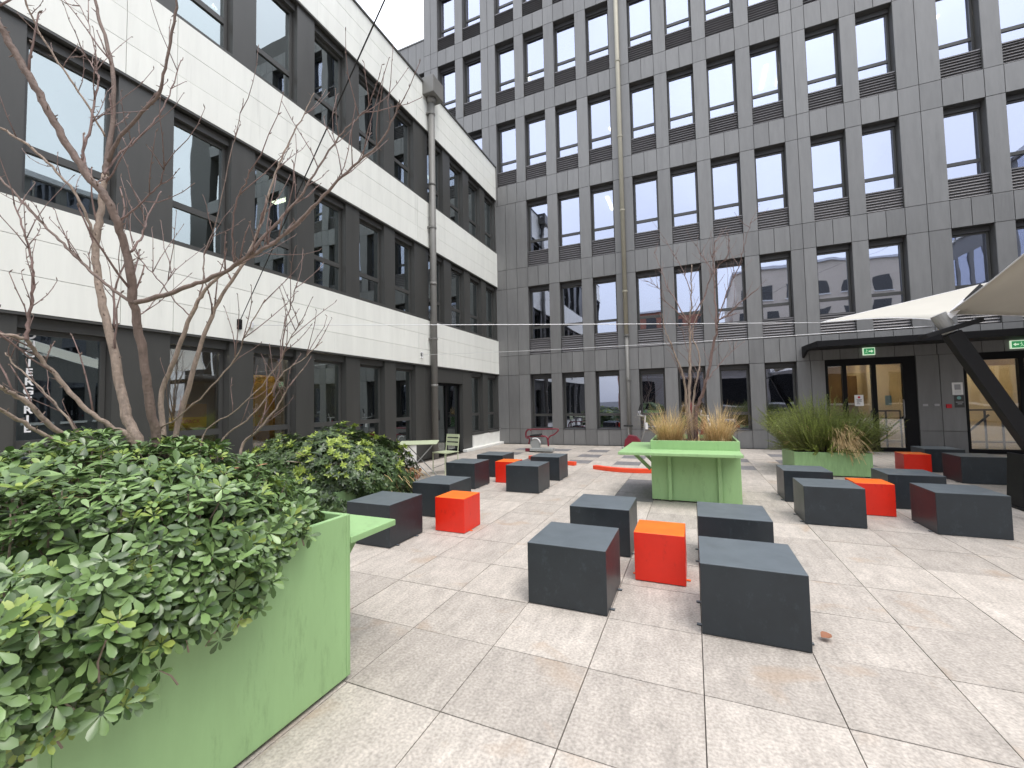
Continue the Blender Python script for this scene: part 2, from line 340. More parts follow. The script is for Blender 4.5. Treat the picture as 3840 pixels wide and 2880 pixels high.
# windows
def window_meshes(wd, h, transom, name, fm, gm, tall=.05):
    f = MB(); fw = .055; hw = wd / 2
    f.box(-hw, -hw + fw, -.03, .03, 0, h); f.box(hw - fw, hw, -.03, .03, 0, h)
    f.box(-hw + fw, hw - fw, -.03, .03, 0, fw); f.box(-hw + fw, hw - fw, -.03, .03, h - fw, h)
    f.box(-hw + fw, hw - fw, -.032, .03, transom - .045, transom + .045)
    me = f.mesh(name, fm)
    up = MB().box(-hw + fw - .01, hw - fw + .01, -.004, .004, transom + .04, h - fw + .01).mesh('upper_pane', gm)
    lo = MB().box(-hw + fw - .01, hw - fw + .01, -.004, .004, fw - .01, transom - .04).mesh('lower_pane', gm)
    return me, up, lo
WC = {}
def window(parent, wd, h, transom, loc, rz, fm, gm):
    key = (round(wd, 3), round(h, 3), fm, gm, round(transom, 2))
    if key not in WC: WC[key] = window_meshes(wd, h, transom, 'window', fm, gm)
    a, u, l = WC[key]
    o = link('window', a, parent, loc, (0, 0, rz)); 
    link('upper_pane', u, o, None, (rng.uniform(-.004, .004), 0, rng.uniform(-.004, .004))); link('lower_pane', l, o, None, (rng.uniform(-.004, .004), 0, rng.uniform(-.003, .003))); return o
LV = {}
def louvre(wd):
    k = round(wd, 2)
    if k not in LV:
        m = MB(); hw = wd / 2; m.box(-hw, hw, .05, .07, 0, .57)
        for i in range(7):
            z = .03 + i * .078; m.prism([(-hw, 0, z), (-hw, .012, z), (-hw, .055, z + .058), (-hw, .043, z + .058)], (wd, 0, 0))
        m.box(-hw, hw, -.004, .06, .555, .585)
        LV[k] = m.mesh('louvre', 'louvre')
    return LV[k]
for k in range(6):
    for a, b in rowcols(k):
        if a > 8.8 and k < 9 and a > 9: continue
        z0 = .56 if k == 0 else LBOT[k] + .585
        wd = b - a
        window(rear, wd - .02, HEAD[k] - .12 - z0, .50 if k == 0 else .46, ((a + b) / 2, .27, z0), 0, 'frame', 'glass')
        rp('blind_box', 'reveal', a + .004, b - .004, FY + .19, FY + .38, HEAD[k] - .13, HEAD[k] - .002)
        if k: link('louvre', louvre(wd - .012), rear, ((a + b) / 2, .035, LBOT[k] + .002))
        else: rp('sill', 'reveal', a + .003, b - .003, FY - .03, FY + .25, .545, .572)
rb = random.Random(31)
for k in range(1, 6):
    for a, b in rowcols(k):
        if a < 9 and rb.random() < .22:
            hb = rb.uniform(.25, 1.1); rp('roller_blind', 'blind_grey', a + .06, b - .06, FY + .33, FY + .335, HEAD[k] - .2 - hb, HEAD[k] - .14)
# dark rooms behind the panes
rooms = MB(); rooms.box(XL, XR, 4.2, 4.3, 0, TOPZ)
for z in (0.02, 2.95, 6.1, 9.4, 12.7, 16.0, 19.3): rooms.box(XL, XR, .44, 4.2, z - .12, z)
for x in (-6.9, -2.0, 3.2, 6.0, 9.9): rooms.box(x - .06, x + .06, .44, 4.2, 3.0, TOPZ)
rooms.box(3.2, 3.3, .44, 4.2, 0, 2.8)
rooms.build('room', 'room', rear)
for x, z in ((-2.7, 12.40), (-2.35, 12.40), (-2.75, 9.1), (3.1, 12.4), (2.6, 12.4), (-6.2, 15.7), (6.9, 12.4)):
    rp('ceiling_or_fill_light', 'light_strip', x, x + .12, FY + 1.2, FY + 2.4, z + .14, z + .17)
# entrance: two black glazed portals under a flat canopy
for (x0, x1, mull) in ((3.52, 5.52, (3.97, 4.63)), (6.46, 8.55, (7.55,))):
    f = MB(); f.box(x0, x1, .02, .14, 2.38, 2.568); f.box(x0, x0 + .07, .02, .14, 0, 2.38); f.box(x1 - .27, x1, .02, .14, 0, 2.38); f.box(x0 + .07, x1 - .27, .02, .14, 0, .10)
    for q in mull: f.box(q - .05, q + .05, .02, .14, .10, 2.38)
    dr = f.build('entrance_door', 'frame_black', rear)
    ed = [x0 + .07] + [q for q in mull] + [x1 - .27]
    for a, b in zip(ed[:-1], ed[1:]): MB().box(a + (.045 if a in mull else -.005), b - (.045 if b in mull else -.005), .07, .078, .095, 2.385).build('pane', 'glass_door', dr)
    MB().tube([(x1 - .31, -.02, .9), (x1 - .31, -.05, .95), (x1 - .31, -.05, 1.35), (x1 - .31, -.02, 1.4)], .014).build('handle', 'steel', dr)
hall = MB(); hall.box(3.34, 9.9, 3.6, 3.7, 0, 2.8); hall.box(3.34, 3.40, .4, 3.6, 0, 2.8); hall.box(9.8, 9.9, .4, 3.6, 0, 2.8); hall.box(5.05, 5.3, 1.9, 3.6, 0, 2.8); hall.box(6.7, 6.85, 1.2, 3.6, 0, 2.8)
hall.build('hall_wall', 'room_beige', rear); MB().box(3.4, 9.8, .36, 3.6, 2.72, 2.76).build('hall_ceiling', 'room_ceiling', rear); MB().box(3.4, 9.8, .36, 3.6, .02, .04).build('hall_floor', 'room_floor', rear)
for x, y in ((3.9, 1.0), (4.2, 2.6), (5.2, 1.2), (5.6, 2.6), (6.2, 1.2), (7.2, 1.3), (7.9, 2.2), (8.6, 1.4), (7.3, 2.9), (8.8, 2.8)): MB().box(x - .35, x + .35, y - .08, y + .08, 2.695, 2.715).build('ceiling_or_fill_light', 'hall_strip', rear)
MB().box(4.05, 4.62, 2.4, 2.5, .04, 2.72).build('wood_panel', 'wood', rear); MB().box(4.75, 5.05, 2.8, 2.9, .04, 2.2).build('wood_panel', 'wood', rear); MB().box(3.42, 3.95, 2.9, 3.0, .04, 2.72).build('pale_wall', 'plinth', rear); MB().box(3.48, 3.62, 2.86, 2.90, 1.1, 1.9).box(3.78, 3.92, 2.86, 2.90, 1.1, 1.9).build('inner_window', 'frame_black', rear)
MB().box(6.86, 9.7, 1.9, 2.0, 2.32, 2.72).build('downstand', 'wood', rear); MB().box(6.9, 7.15, 2.0, 2.6, .04, 2.72).build('wood_panel', 'wood', rear)
rl = MB()                                                       # stair rails seen through the doors
for y, x0, x1 in ((.75, 4.75, 5.4), (.8, 6.5, 8.2)):
    rl.bar((x0, y, 1.08), (x1, y, 1.08), .045, .045); rl.bar((x0, y, .22), (x1, y, .22), .03, .03); n = int((x1 - x0) / .42) + 1
    for i in range(n + 1): x = x0 + (x1 - x0) * i / n; rl.bar((x, y, .04), (x, y, 1.08), .035, .035, (0, 1, 0))
    rl.bar((x0, y - .02, .15), (x0 + .75, y - .02, .95), .04, .04)
rl.build('stair_rail', 'frame_black', rear)
cn = MB(); cn.prism([(2.98, -1.65, 2.79), (2.98, -.014, 2.86), (2.98, -.014, 2.99), (2.98, -1.65, 2.95)], (9.4, 0, 0)); cn.prism([(2.98, -.60, 2.84), (2.98, -.014, 2.86), (2.98, -.014, 2.66)], (.06, 0, 0)); cn.build('canopy', 'frame_black', rear, bevel=.006)
# downpipe on the grey facade
dp = MB().tube([(-1.965, -.10, 3.75), (-1.965, -.10, 20.5)], .072, 12); dpo = dp.build('downpipe', 'pipe_beige', rear, True)
MB().tube([(-1.965, -.10, .02), (-1.965, -.10, 3.75)], .060, 12).build('lower_pipe', 'pipe_grey', dpo, True)
for z in (2.2, 3.7, 5.2, 8.0, 10.6, 13.3, 15.6): 
    c = MB().tube([(-1.965, -.10, z), (-1.965, -.10, z + .05)], .088, 12); c.box(-1.985, -1.945, -.10, 0, z + .01, z + .04); c.build('pipe_clip', 'pipe_grey' if z < 3.8 else 'pipe_beige', dpo)
# things screwed to the pillar between the doors
for x in (5.66, 5.89): rp('switch_plate', 'steel', x - .05, x + .05, FY - .03, FY - .0165, 1.215, 1.275)
rp('call_point', 'ink_red', 6.07, 6.17, FY - .05, FY - .0165, 1.16, 1.26)
# lower wing to the side of the tower, further along the same face
wing = thing('lower_wing', 'lower grey clad wing rising above the white parapet beside the tall building', 'building', (-10.04, FY, 0))
wm = MB(); wm.box(-9, -.85, .03, 8, 10, 17.18); wm.box(-.85, -.006, .03, 8, 15.74, 17.18); wm.box(-.85, -.006, .03, 8, 10, 13.2); wm.box(-.85, -.006, .4, 8, 13.2, 15.74); wm.build('wall', 'zinc_back', wing)
x = -.006
for i in range(12):
    pbox('cladding_panel', 'zinc', wing, x - .41 + J, x - J, 0, .03, 15.76, 17.16)
    if i > 1: pbox('cladding_panel', 'zinc', wing, x - .41 + J, x - J, 0, .03, 12, 15.74)
    x -= .41
MB().box(-9.05, .0, -.02, 8, 17.18, 17.24).build('coping', 'zinc', wing)
window(wing, .8, 1.85, .46, (-.43, .2, 13.8), 0, 'frame', 'glass')

# signs and notices at the entrance (each its own thing)
def exit_sign(x, z, arrow, label):
    t = thing('exit_sign', label, 'exit sign', (x, FY - .04, z)); MB().box(0, .27, -.03, .02, 0, .205).build('case', 'exit_white', t, bevel=.006)
    MB().box(.02, .25, -.034, -.0305, .02, .185).build('face', 'exit_green', t)
    s = MB(); m = -1 if arrow < 0 else 1; c = .135
    s.poly([(c + m * .095, -.0365, .102), (c + m * .045, -.0365, .06), (c + m * .045, -.0365, .145)]); s.box(c - .01 if m > 0 else c - .05, c + .05 if m > 0 else c + .01, -.0375, -.0355, .087, .118)
    s.build('arrow', 'exit_white', t)
    r = MB(); k = c - m * .055                                # running figure
    r.tube([(k, -.036, .155), (k + .001, -.036, .157)], .013, 8); r.bar((k, -.036, .14), (k - m * .012, -.036, .09), .02, .003); r.bar((k - m * .012, -.036, .09), (k + m * .018, -.036, .045), .012, .003)
    r.bar((k - m * .012, -.036, .09), (k - m * .042, -.036, .05), .012, .003); r.bar((k, -.036, .135), (k + m * .03, -.036, .105), .01, .003); r.build('runner', 'exit_white', t); return t
exit_sign(4.39, 2.645, 1, 'small lit green exit sign with right arrow above the glazed double door')
exit_sign(7.34, 2.62, -1, 'small lit green exit sign with left arrow above the far portal')
n1 = thing('door_notice', 'white paper notice with red symbol taped to the glass door', 'notice', (4.18, FY + .062, 1.24))
MB().box(0, .20, -.002, 0, 0, .31).build('sheet', 'paper', n1); s = MB(); s.tube([(.10, -.0035, .245), (.10, -.0055, .245)], .03, 14); s.build('symbol', 'ink_red', n1)
s = MB(); 
for i, (a, b) in enumerate(((.04, .16), (.05, .15), (.045, .155), (.05, .10), (.04, .12))): s.box(a, b, -.0045, -.0025, .175 - i * .03, .187 - i * .03)
s.build('print', 'ink', n1)
n2 = thing('pillar_notice', 'white notice sheet with grey print above a round teal emblem on pillar', 'notice', (6.21, FY - .022, 1.50))
MB().box(0, .21, -.002, .004, 0, .32).build('sheet', 'paper', n2); s = MB(); s.box(.045, .165, -.0045, -.0025, .13, .27)
for i in range(3): s.box(.04, .17, -.0045, -.0025, .095 - i * .03, .103 - i * .03)
s.build('print', 'ink_grey', n2)
n3 = thing('emblem_plate', 'dark plate with round teal emblem and two lines of pale lettering', 'sign', (6.24, FY - .022, 1.17))
MB().box(0, .19, -.002, .004, 0, .31).build('plate', 'anthracite', n3); MB().tube([(.09, -.0025, .25), (.09, -.005, .25)], .042, 16).build('emblem', 'teal', n3)
def text(body, size, mname, loc, rot, parent, name='lettering', ext=.001, align='CENTER', spacing=1.0, bold=0.):
    c = bpy.data.curves.new(name, 'FONT'); c.body = body; c.size = size; c.extrude = ext; c.align_x = align; c.align_y = 'CENTER'; c.space_line = spacing; c.offset = bold
    o = bpy.data.objects.new(name, c); col.objects.link(o); dg = bpy.context.evaluated_depsgraph_get(); me = bpy.data.meshes.new_from_object(o.evaluated_get(dg)); bpy.data.objects.remove(o)
    me.materials.clear(); me.materials.append(MATS[mname]); return link(name, me, parent, loc, rot)
s = MB(); s.box(.02, .17, -.004, -.0025, .13, .15); s.box(.055, .145, -.004, -.0025, .085, .105); s.build('print', 'ink_grey', n3)
t = thing('teal_sticker', 'square pale teal sticker on the inside of the glass door', 'sticker', (4.86, FY + .085, 1.25)); MB().box(0, .14, 0, .002, 0, .27).build('sheet', 'teal', t)

# ================================================================== LEFT WHITE-BANDED BUILDING (facade plane x = -6.82)
FX = -6.82
lb = thing('banded_building', 'three storey building with white panel bands and dark grey window strips', 'building', (FX, 0, 0))
def lp(name, m, x0, x1, y0, y1, z0, z1, par=None, bevel=0): return pbox(name, m, par or lb, x0, x1, y0, y1, z0, z1, bevel)     # x relative to the facade
BANDS = [(2.63, 3.90), (6.00, 7.31), (9.44, 10.74)]
Y0, Y1 = -4.0, 14.62
seams = [-4.0, -2.9, 0.0, 2.95, 3.55, 9.41, 14.56]
for bi, (z0, z1) in enumerate(BANDS):
    lp('band_wall', 'frame', -.30, 0, Y0, Y1 - .06, z0 + .004, z1 - .004)
    h = (z1 - z0) / 3
    for r3 in range(3):
        for a, b in zip(seams[:-1], seams[1:]):
            lp('white_panel', 'white_panel', .002, .055 + rng.uniform(-.001, .001), a + .0035, b - .0035, z0 + r3 * h + .003, z0 + (r3 + 1) * h - .003)
    lp('band_trim', 'frame', -.02, .050, Y0, Y1 - .06, z0 - .03, z0 + .0025)
    lp('sill_strip', 'anthracite', -.10, .025, Y0, Y1 - .06, z1 - .0005, z1 + .07)
lp('corner_post', 'white_panel', -.30, .058, 14.562, 14.62, 0, 10.74)
lp('coping', 'frame', -.4, .09, Y0, Y1, 10.742, 10.785)
WY = [(-3.9 + 1.24 * i, -3.07 + 1.24 * i) for i in range(4)] + [(2.07, 2.90), (3.55, 4.38), (4.79, 5.62), (6.03, 6.86), (7.27, 8.10), (8.51, 9.32), (9.98, 10.80), (11.22, 12.03), (12.44, 13.26), (13.65, 14.47)]
def strip(z0, z1, ys, zs, transom, gl='glass_left'):
    cur = Y0
    for a, b in ys + [(14.56, 14.56)]:
        if a - cur > .02:
            lp('wall_pier', 'frame', -.30, -.022, cur, a, z0, z1)
            n = max(1, round((a - cur) / .62)); 
            for i in range(n): lp('dark_panel', 'anthracite', -.02, 0, cur + (a - cur) * i / n + .003, cur + (a - cur) * (i + 1) / n - .003, z0 + .003, z1 - .033)
        cur = b
        if b > a:
            window(lb, b - a - .01, z1 - .16 - zs, transom, (-.17, (a + b) / 2, zs), R(90), 'frame', gl)
            lp('head_box', 'frame', -.28, -.06, a + .002, b - .002, z1 - .155, z1 - .034)
            if zs > z0 + .1: lp('plinth', 'plinth', -.28, -.01, a + .002, b - .002, 0, zs - .07); lp('window_sill', 'frame', -.25, .03, a + .002, b - .002, zs - .068, zs - .001)
strip(3.97, 6.00, WY, 3.975, .60); strip(7.38, 9.44, WY, 7.385, .60)
gf = [p for p in WY if p[1] < 9.5 or p[0] > 12.2]
cur_gf = [p for p in gf if p[1] < 9.5] + [(10.26, 11.84)] + [p for p in gf if p[0] > 12.2]
# ground floor: as above but with a door instead of two windows
curY = Y0
for a, b in cur_gf + [(14.56, 14.56)]:
    lp('wall_pier', 'frame', -.30, -.022, curY, a, 0, 2.63)
    n = max(1, round((a - curY) / .62))
    for i in range(n): lp('dark_panel', 'anthracite', -.02, 0, curY + (a - curY) * i / n + .003, curY + (a - curY) * (i + 1) / n - .003, .02, 2.60)
    curY = b
    if (a, b) == (10.26, 11.84):
        lp('door_lintel', 'anthracite', -.25, -.001, a + .002, b - .002, 2.17, 2.60)
        d = MB(); d.box(-.20, -.13, a, a + .07, 0, 2.165); d.box(-.20, -.13, b - .07, b, 0, 2.165); d.box(-.20, -.13, a + .07, b - .07, 2.09, 2.165); d.box(-.20, -.13, 11.02, 11.10, 0, 2.09); d.box(-.20, -.13, a + .07, b - .07, 0, .12)
        do = d.build('side_door', 'frame_black', lb); MB().box(-.168, -.16, a + .06, 11.03, .11, 2.1).build('pane', 'glass_left', do); MB().box(-.168, -.16, 11.09, b - .06, .11, 2.1).build('pane', 'glass_left', do)
        MB().tube([(-.12, 11.16, .9), (-.07, 11.16, .92), (-.07, 11.16, 1.25), (-.12, 11.16, 1.27)], .016).build('handle', 'rubber', do); lp('letter_plate', 'rubber', -.13, -.11, 10.50, 10.66, 1.05, 1.35)
    elif b > a:
        window(lb, b - a - .01, 1.93, .62, (-.17, (a + b) / 2, .54), R(90), 'frame', 'glass_door' if 3.5 < a < 5 else 'glass_left')
        lp('head_box', 'frame', -.28, -.06, a + .002, b - .002, 2.472, 2.60)
        lp('plinth', 'plinth', -.28, .012, a + .002, b - .002, 0, .47); lp('window_sill', 'frame', -.25, .04, a + .002, b - .002, .472, .538)
lp('plinth', 'plinth', .001, .03, 12.44, 14.56, .0, .47)
lp('base_kerb', 'plinth', .031, .20, 11.74, 14.56, -.02, .075, bevel=.01)
lp('roof', 'frame', -12, -.30, Y0, Y1, 10.55, 10.70); lp('end_wall', 'white_panel', -12, -.302, Y1 - .2, Y1 - .02, 0, 10.55)
rm = MB(); rm.box(-4.6, -4.5, Y0, Y1 - .2, 0, 10.5)
for z in (.02, 3.4, 6.8): rm.box(-4.5, -.31, Y0, Y1 - .2, z - .12, z)
for y in (-.5, 3.2, 6.95, 9.7, 12.2): rm.box(-4.5, -.31, y - .05, y + .05, .02, 10.5)
rm.build('room', 'room', lb)
for y, z in ((5.0, 9.35), (5.2, 9.35), (6.35, 8.6), (4.0, 9.35), (6.3, 5.95)): MB().box(-1.6, -.8, y, y + .10, z + .12, z + .15).build('ceiling_or_fill_light', 'light_strip', lb)
for y in (3.6, 4.85, 6.1): MB().box(-.36, -.30, y, y + .62, 2.44, 2.47).build('ceiling_or_fill_light', 'light_strip', lb)  # fill strips added at the window heads to light the blind and parcel
MB().box(-1.2, -1.0, 4.4, 5.8, 2.9, 2.93).build('ceiling_or_fill_light', 'hall_strip', lb)
# rainwater pipe with hopper head
dpl = MB().tube([(.17, 9.97, .02), (.17, 9.97, 10.40)], .095, 14).build('downpipe', 'pipe_grey', lb, True)
hp = MB(); hp.prism([(-.02, 9.70, 10.38), (.42, 9.70, 10.38), (.42, 10.24, 10.38), (-.02, 10.24, 10.38)], (0, 0, .50)); hp.build('hopper', 'pipe_grey', dpl, bevel=.012)
MB().tube([(.17, 9.97, 10.24), (.17, 9.97, 10.385)], [.105, .16], 14).build('hopper_neck', 'pipe_grey', dpl, True)
MB().tube([(.30, 10.25, 10.66), (.30, 10.36, 10.66), (.18, 10.36, 10.62)], .03, 8).build('overflow', 'steel', dpl)
for z in (3.35, 6.55, 9.9): 
    c = MB().tube([(.17, 9.97, z), (.17, 9.97, z + .05)], .108, 14); c.box(.05, .2, 9.86, 9.90, z, z + .05); c.build('pipe_clip', 'pipe_grey', dpl)
for z in (2.0, 4.9, 7.8): MB().tube([(.17, 9.97, z), (.17, 9.97, z + .09)], .101, 14).build('pipe_joint', 'pipe_grey', dpl, True)
# yellow blind, parcel and lettering behind / on the ground floor panes
lp('roller_blind', 'blind_yellow', -.42, -.41, 4.84, 5.50, .56, 2.12)
pc = thing('parcel_box', 'cardboard parcel with yellow band and red letters on the window sill', 'parcel', (FX - .42, 3.62, 1.18))
MB().box(-.18, .10, 0, .62, 0, .42).build('carton', 'parcel_card', pc, bevel=.004); MB().box(.1005, .103, .002, .618, .06, .22).build('band', 'parcel_yellow', pc)
text('TIPACK', .085, 'ink_red', (.105, .38, .15), (R(90), 0, R(90)), pc)
lt = thing('window_lettering', 'white vertical CONCIERGERIE lettering stuck on the ground floor pane', 'lettering', (FX - .155, 2.22, 0))
for i, ch in enumerate('CONCIERGERIE'): text(ch, .118, 'vinyl_white', (0, 0, 2.515 - i * .1075), (R(90), 0, R(90)), lt, 'letter', .0006, bold=.0035)

# steel cables over the court
def cable(label, p, q, r, m, sag=0.):
    p, q = Vector(p), Vector(q); pts = [p.lerp(q, i / 24) - Vector((0, 0, sag * 4 * (i / 24) * (1 - i / 24))) for i in range(25)]
    t = thing('cable', label, 'cable', p); MB().tube([a - p for a in pts], r, 6).build('wire', m, t, True)
    e = MB(); e.box(-.03, .03, -.03, .03, -.05, .05); e.build('bracket', m, t, bevel=.005); return t

# ================================================================== MAST AND SHADE SAILS
HC = (2840, 700)
def hc(x, y, Y): return onY(HC[0] + x / 2.212, HC[1] + y / 2.212, Y)
ms = thing('sail_mast', 'leaning black square steel mast with plate head holding the sail corner', 'mast', (4.12, 7.75, 0))
o_ = Vector((4.12, 7.75, 0))
def rel(p): return Vector(p) - o_
hd = Vector((3.33, 7.72, 2.36)); ft = Vector((4.24, 7.75, .42))
MB().bar(rel(ft), rel(hd), .165, .165, (0, 1, 0)).build('strut', 'steel_black', ms, bevel=.008)
pd = MB(); pd.box(-.29, .30, -.27, .28, 0, .03); pd.prism([(-.27, -.16, .03), (.28, -.16, .03), (.28, -.16, .62), (-.23, -.16, .72)], (0, .32, 0)); pd.build('pedestal', 'steel_black', ms, bevel=.01)
ax = (hd - ft).normalized()
pl = MB(); pl.prism([rel(hd + Vector((-.30, -.12, -.06))), rel(hd + Vector((.30, -.12, .12))), rel(hd + Vector((.30, .12, .12))), rel(hd + Vector((-.30, .12, -.06)))], (-.02, 0, .06)); pl.build('head_plate', 'steel_black', ms, bevel=.006)
MB().tube([rel(hd + ax * .02), rel(hd + ax * .30)], .088, 16).build('socket', 'steel_grey', ms)
for dx in (-.22, .0, .2): MB().tube([rel(hd + Vector((dx, -.09, .05 + dx * .3))), rel(hd + Vector((dx, -.09, .11 + dx * .3)))], .018, 8).build('bolt', 'steel', ms)
def sail(label, quad, n, sagk, pinch):
    A, B, C, D = [Vector(p) for p in quad]                       # corner order around; hypar with hollow edges
    m = MB(); t = thing('shade_sail', label, 'shade sail', A); cen = (A + B + C + D) / 4
    for i in range(n + 1):
        for j in range(n + 1):
            a, b = i / n, j / n; p = A.lerp(B, a).lerp(D.lerp(C, a), b)
            e = 4 * a * (1 - a) * abs(2 * b - 1) ** 2 + 4 * b * (1 - b) * abs(2 * a - 1) ** 2
            p = p + (cen - p) * pinch * e; p.z -= sagk * 16 * a * (1 - a) * b * (1 - b); m.v.append(tuple(p - A))
    for i in range(n):
        for j in range(n): k = i * (n + 1) + j; m.f.append((k, k + 1, k + n + 2, k + n + 1))
    o = m.build('fabric', 'sail', t, True); s = o.modifiers.new('t', 'SOLIDIFY'); s.thickness = .004
    def idx(i, j): return Vector(m.v[i * (n + 1) + j])
    for path in ([idx(i, 0) for i in range(n + 1)], [idx(0, j) for j in range(n + 1)], [idx(n, j) for j in range(n + 1)], [idx(i, n) for i in range(n + 1)]):
        MB().tube(path, .009, 6).build('edge_rope', 'cable_white', t, True)
    return t
c1 = hc(1830, 845, 7.72); c0_ = hc(1575, 1058, 7.72)
sail('large sail with shaded underside tied by a white strap to the leaning mast', (c0_, hc(3000, -150, 5.2), Vector((9.5, 6.5, 4.6)), hc(2950, 1120, 10.6)), 20, .10, .03)
t1 = hc(520, 1128, 9.6)
sail('pale sail with long narrow tip stretched towards the white banded wall', (t1, hc(2350, 690, 12.0), Vector((10.5, 12.5, 4.8)), hc(1500, 1108, 8.2)), 20, .03, .07)
sp = MB(); a_, b_ = rel(hd + ax * .22 + Vector((.05, -.06, .02))), rel(c1)
sp.bar(a_, a_.lerp(b_, .62), .075, .012, (0, 1, 0)); sp.build('strap_plate', 'steel_white', ms, bevel=.003)
MB().bar(a_.lerp(b_, .55), b_ + (b_ - a_) * .12, .05, .02, (0, 1, 0)).build('webbing', 'rubber', ms)
cable('long pale steel cable running from the sail tip to the white band', (FX + .07, 4.69, 2.91), t1, .006, 'cable_white', .01)
cable('short pale cable from the mast head to the wall by the downpipe', (FX + .07, 9.52, 2.89), hd + Vector((-.2, 0, .12)), .0042, 'cable_white', .05)
_n = (Vector((FX + .07, 4.49, 2.92)) - Vector((0, 0, H))).cross(ray(831 * 3840 / 2212, 0))
MX, MZ = 14.9, 12.4; MY = -(_n.x * MX + _n.z * (MZ - H)) / _n.y           # fixed to the roof edge of the opposite wing
cable('thin black cable rising steeply from the white band over the court', (FX + .07, 4.49, 2.92), (MX, MY, MZ), .0065, 'cable_black')
for (y, z) in ((4.49, 2.9), (9.52, 2.89)): lp('cable_bracket', 'frame_black' if y < 5 else 'steel_white', .056, .10, y - .03, y + .03, z - .09, z + .07)

# ================================================================== BLOCK SEATS
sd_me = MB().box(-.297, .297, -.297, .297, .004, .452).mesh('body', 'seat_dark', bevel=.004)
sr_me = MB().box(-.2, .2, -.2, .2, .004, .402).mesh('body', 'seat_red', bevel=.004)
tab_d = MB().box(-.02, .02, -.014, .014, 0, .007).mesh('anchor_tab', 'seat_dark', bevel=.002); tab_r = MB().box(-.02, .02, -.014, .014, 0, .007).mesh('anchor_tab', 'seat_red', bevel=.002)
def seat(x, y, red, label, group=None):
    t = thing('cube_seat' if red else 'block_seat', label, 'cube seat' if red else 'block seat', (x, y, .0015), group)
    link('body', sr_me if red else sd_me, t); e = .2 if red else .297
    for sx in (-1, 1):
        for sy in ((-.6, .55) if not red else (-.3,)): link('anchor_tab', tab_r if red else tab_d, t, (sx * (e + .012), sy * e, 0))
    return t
def cluster(x0, y0, cellsxy, label, group, names=None):
    for i, j in cellsxy:
        nm = names[(i, j)] if names else ('grey facade row' if j else 'outer row') + (', entrance side' if i else ', white building side')
        seat(x0 + 1.2 * i + .3, y0 + 1.2 * j + .3, False, label + ', ' + nm, group)
ALL4 = [(0, 0), (1, 0), (0, 1), (1, 1)]
cluster(-1.2, 3.018, ALL4, 'dark block seat of the four before counter planter', 'block seats before the green counter planter')
seat(-.3, 3.918, True, 'orange red cube seat between the four blocks before the green counter planter')
cluster(-4.2, 6.63, ALL4, 'dark block seat of the four beside bistro table', 'block seats by the bistro table')
seat(-3.33, 7.53, True, 'orange red cube seat half hidden between blocks by the bistro table')
cluster(1.18, 6.03, ALL4, 'dark block seat of the four beside needle planter', 'block seats beside the needle leaved planter')
seat(2.08, 6.93, True, 'orange red cube seat between blocks beside the needle leaved planter')
cluster(-3.6, 3.62, [(0, 0), (0, 1)], 'dark block seat along the dark shrub planter', 'block seats along the dark shrub planter', {(0, 0): 'half behind the green ledge', (0, 1): 'beside the withered leaves'})
seat(-2.7, 4.53, True, 'orange red cube seat standing clear beside the dark shrub planter')
cluster(4.15, 9.60, [(0, 0), (0, 1)], 'dark block seat before the entrance', 'block seats before the entrance', {(0, 0): 'standing free next to the mast pedestal', (0, 1): 'close to the pillar between doors'})
seat(3.84, 10.48, True, 'orange red cube seat before the pillar between the entrance doors')

# ================================================================== PLANTERS
def planter_box(t, sx, sy, h, m, soil, th=.03):
    hx, hy = sx / 2, sy / 2; b = MB()
    b.box(-hx, hx, -hy, -hy + th, .02, h); b.box(-hx, hx, hy - th, hy, .02, h); b.box(-hx, -hx + th, -hy + th, hy - th, .02, h); b.box(hx - th, hx, -hy + th, hy - th, .02, h); b.box(-hx + th, hx - th, -hy + th, hy - th, .02, .08)
    o = b.build('box', m, t); md = o.modifiers.new('b', 'BEVEL'); md.width = .005; md.segments = 2; md.limit_method = 'ANGLE'
    MB().box(-hx + th, hx - th, -hy + th, hy - th, soil - .05, soil).build('soil', 'soil', t)
    for x in (-hx + .08, hx - .08):
        for y in (-hy + .08, hy - .08): MB().box(x - .04, x + .04, y - .04, y + .04, 0, .022).build('foot', 'rubber', t)
pm = thing('planter', 'green metal planter with wraparound counter ledge holding the bare tree', 'planter', (-.01, 7.36, 0)); planter_box(pm, 1.21, 1.22, .905, 'green_paint', .84)
ct = MB(); ct.prism([(-1.02, -1.09, .73), (.60, -1.09, .73), (.60, -.612, .73), (-.607, -.612, .73), (-.607, .50, .73), (-1.02, .50, .73)], (0, 0, .042)); ct.build('counter', 'green_paint', pm, bevel=.006)
for x in (-.34, .33): MB().bar((x, -.645, .03), (x, -.645, .729), .05, .05, (0, 1, 0)).build('support', 'green_paint', pm, bevel=.004)
MB().bar((-.63, -.42, .44), (-.93, -.42, .735), .05, .05, (0, 1, 0)).build('brace', 'green_paint', pm, bevel=.004); MB().bar((-.63, .3, .44), (-.93, .3, .735), .05, .05, (0, 1, 0)).build('brace', 'green_paint', pm, bevel=.004)
pf = thing('planter', 'big green metal planter overflowing with glossy whorled leaves, side ledge towards blocks', 'planter', (-2.42, 1.235, 0)); planter_box(pf, 1.22, 1.23, .905, 'green_paint', .80)
MB().box(-.60, .615, .617, 1.005, .735, .775).build('counter', 'green_paint', pf, bevel=.006); MB().bar((.4, .63, .45), (.4, .9, .74), .05, .05, (1, 0, 0)).build('brace', 'green_paint', pf)
pr = thing('planter', 'low worn green planter packed with needle leaved bushes and dry grass', 'planter', (2.40, 10.38, 0)); planter_box(pr, 1.22, 1.25, .455, 'green_worn', .42)
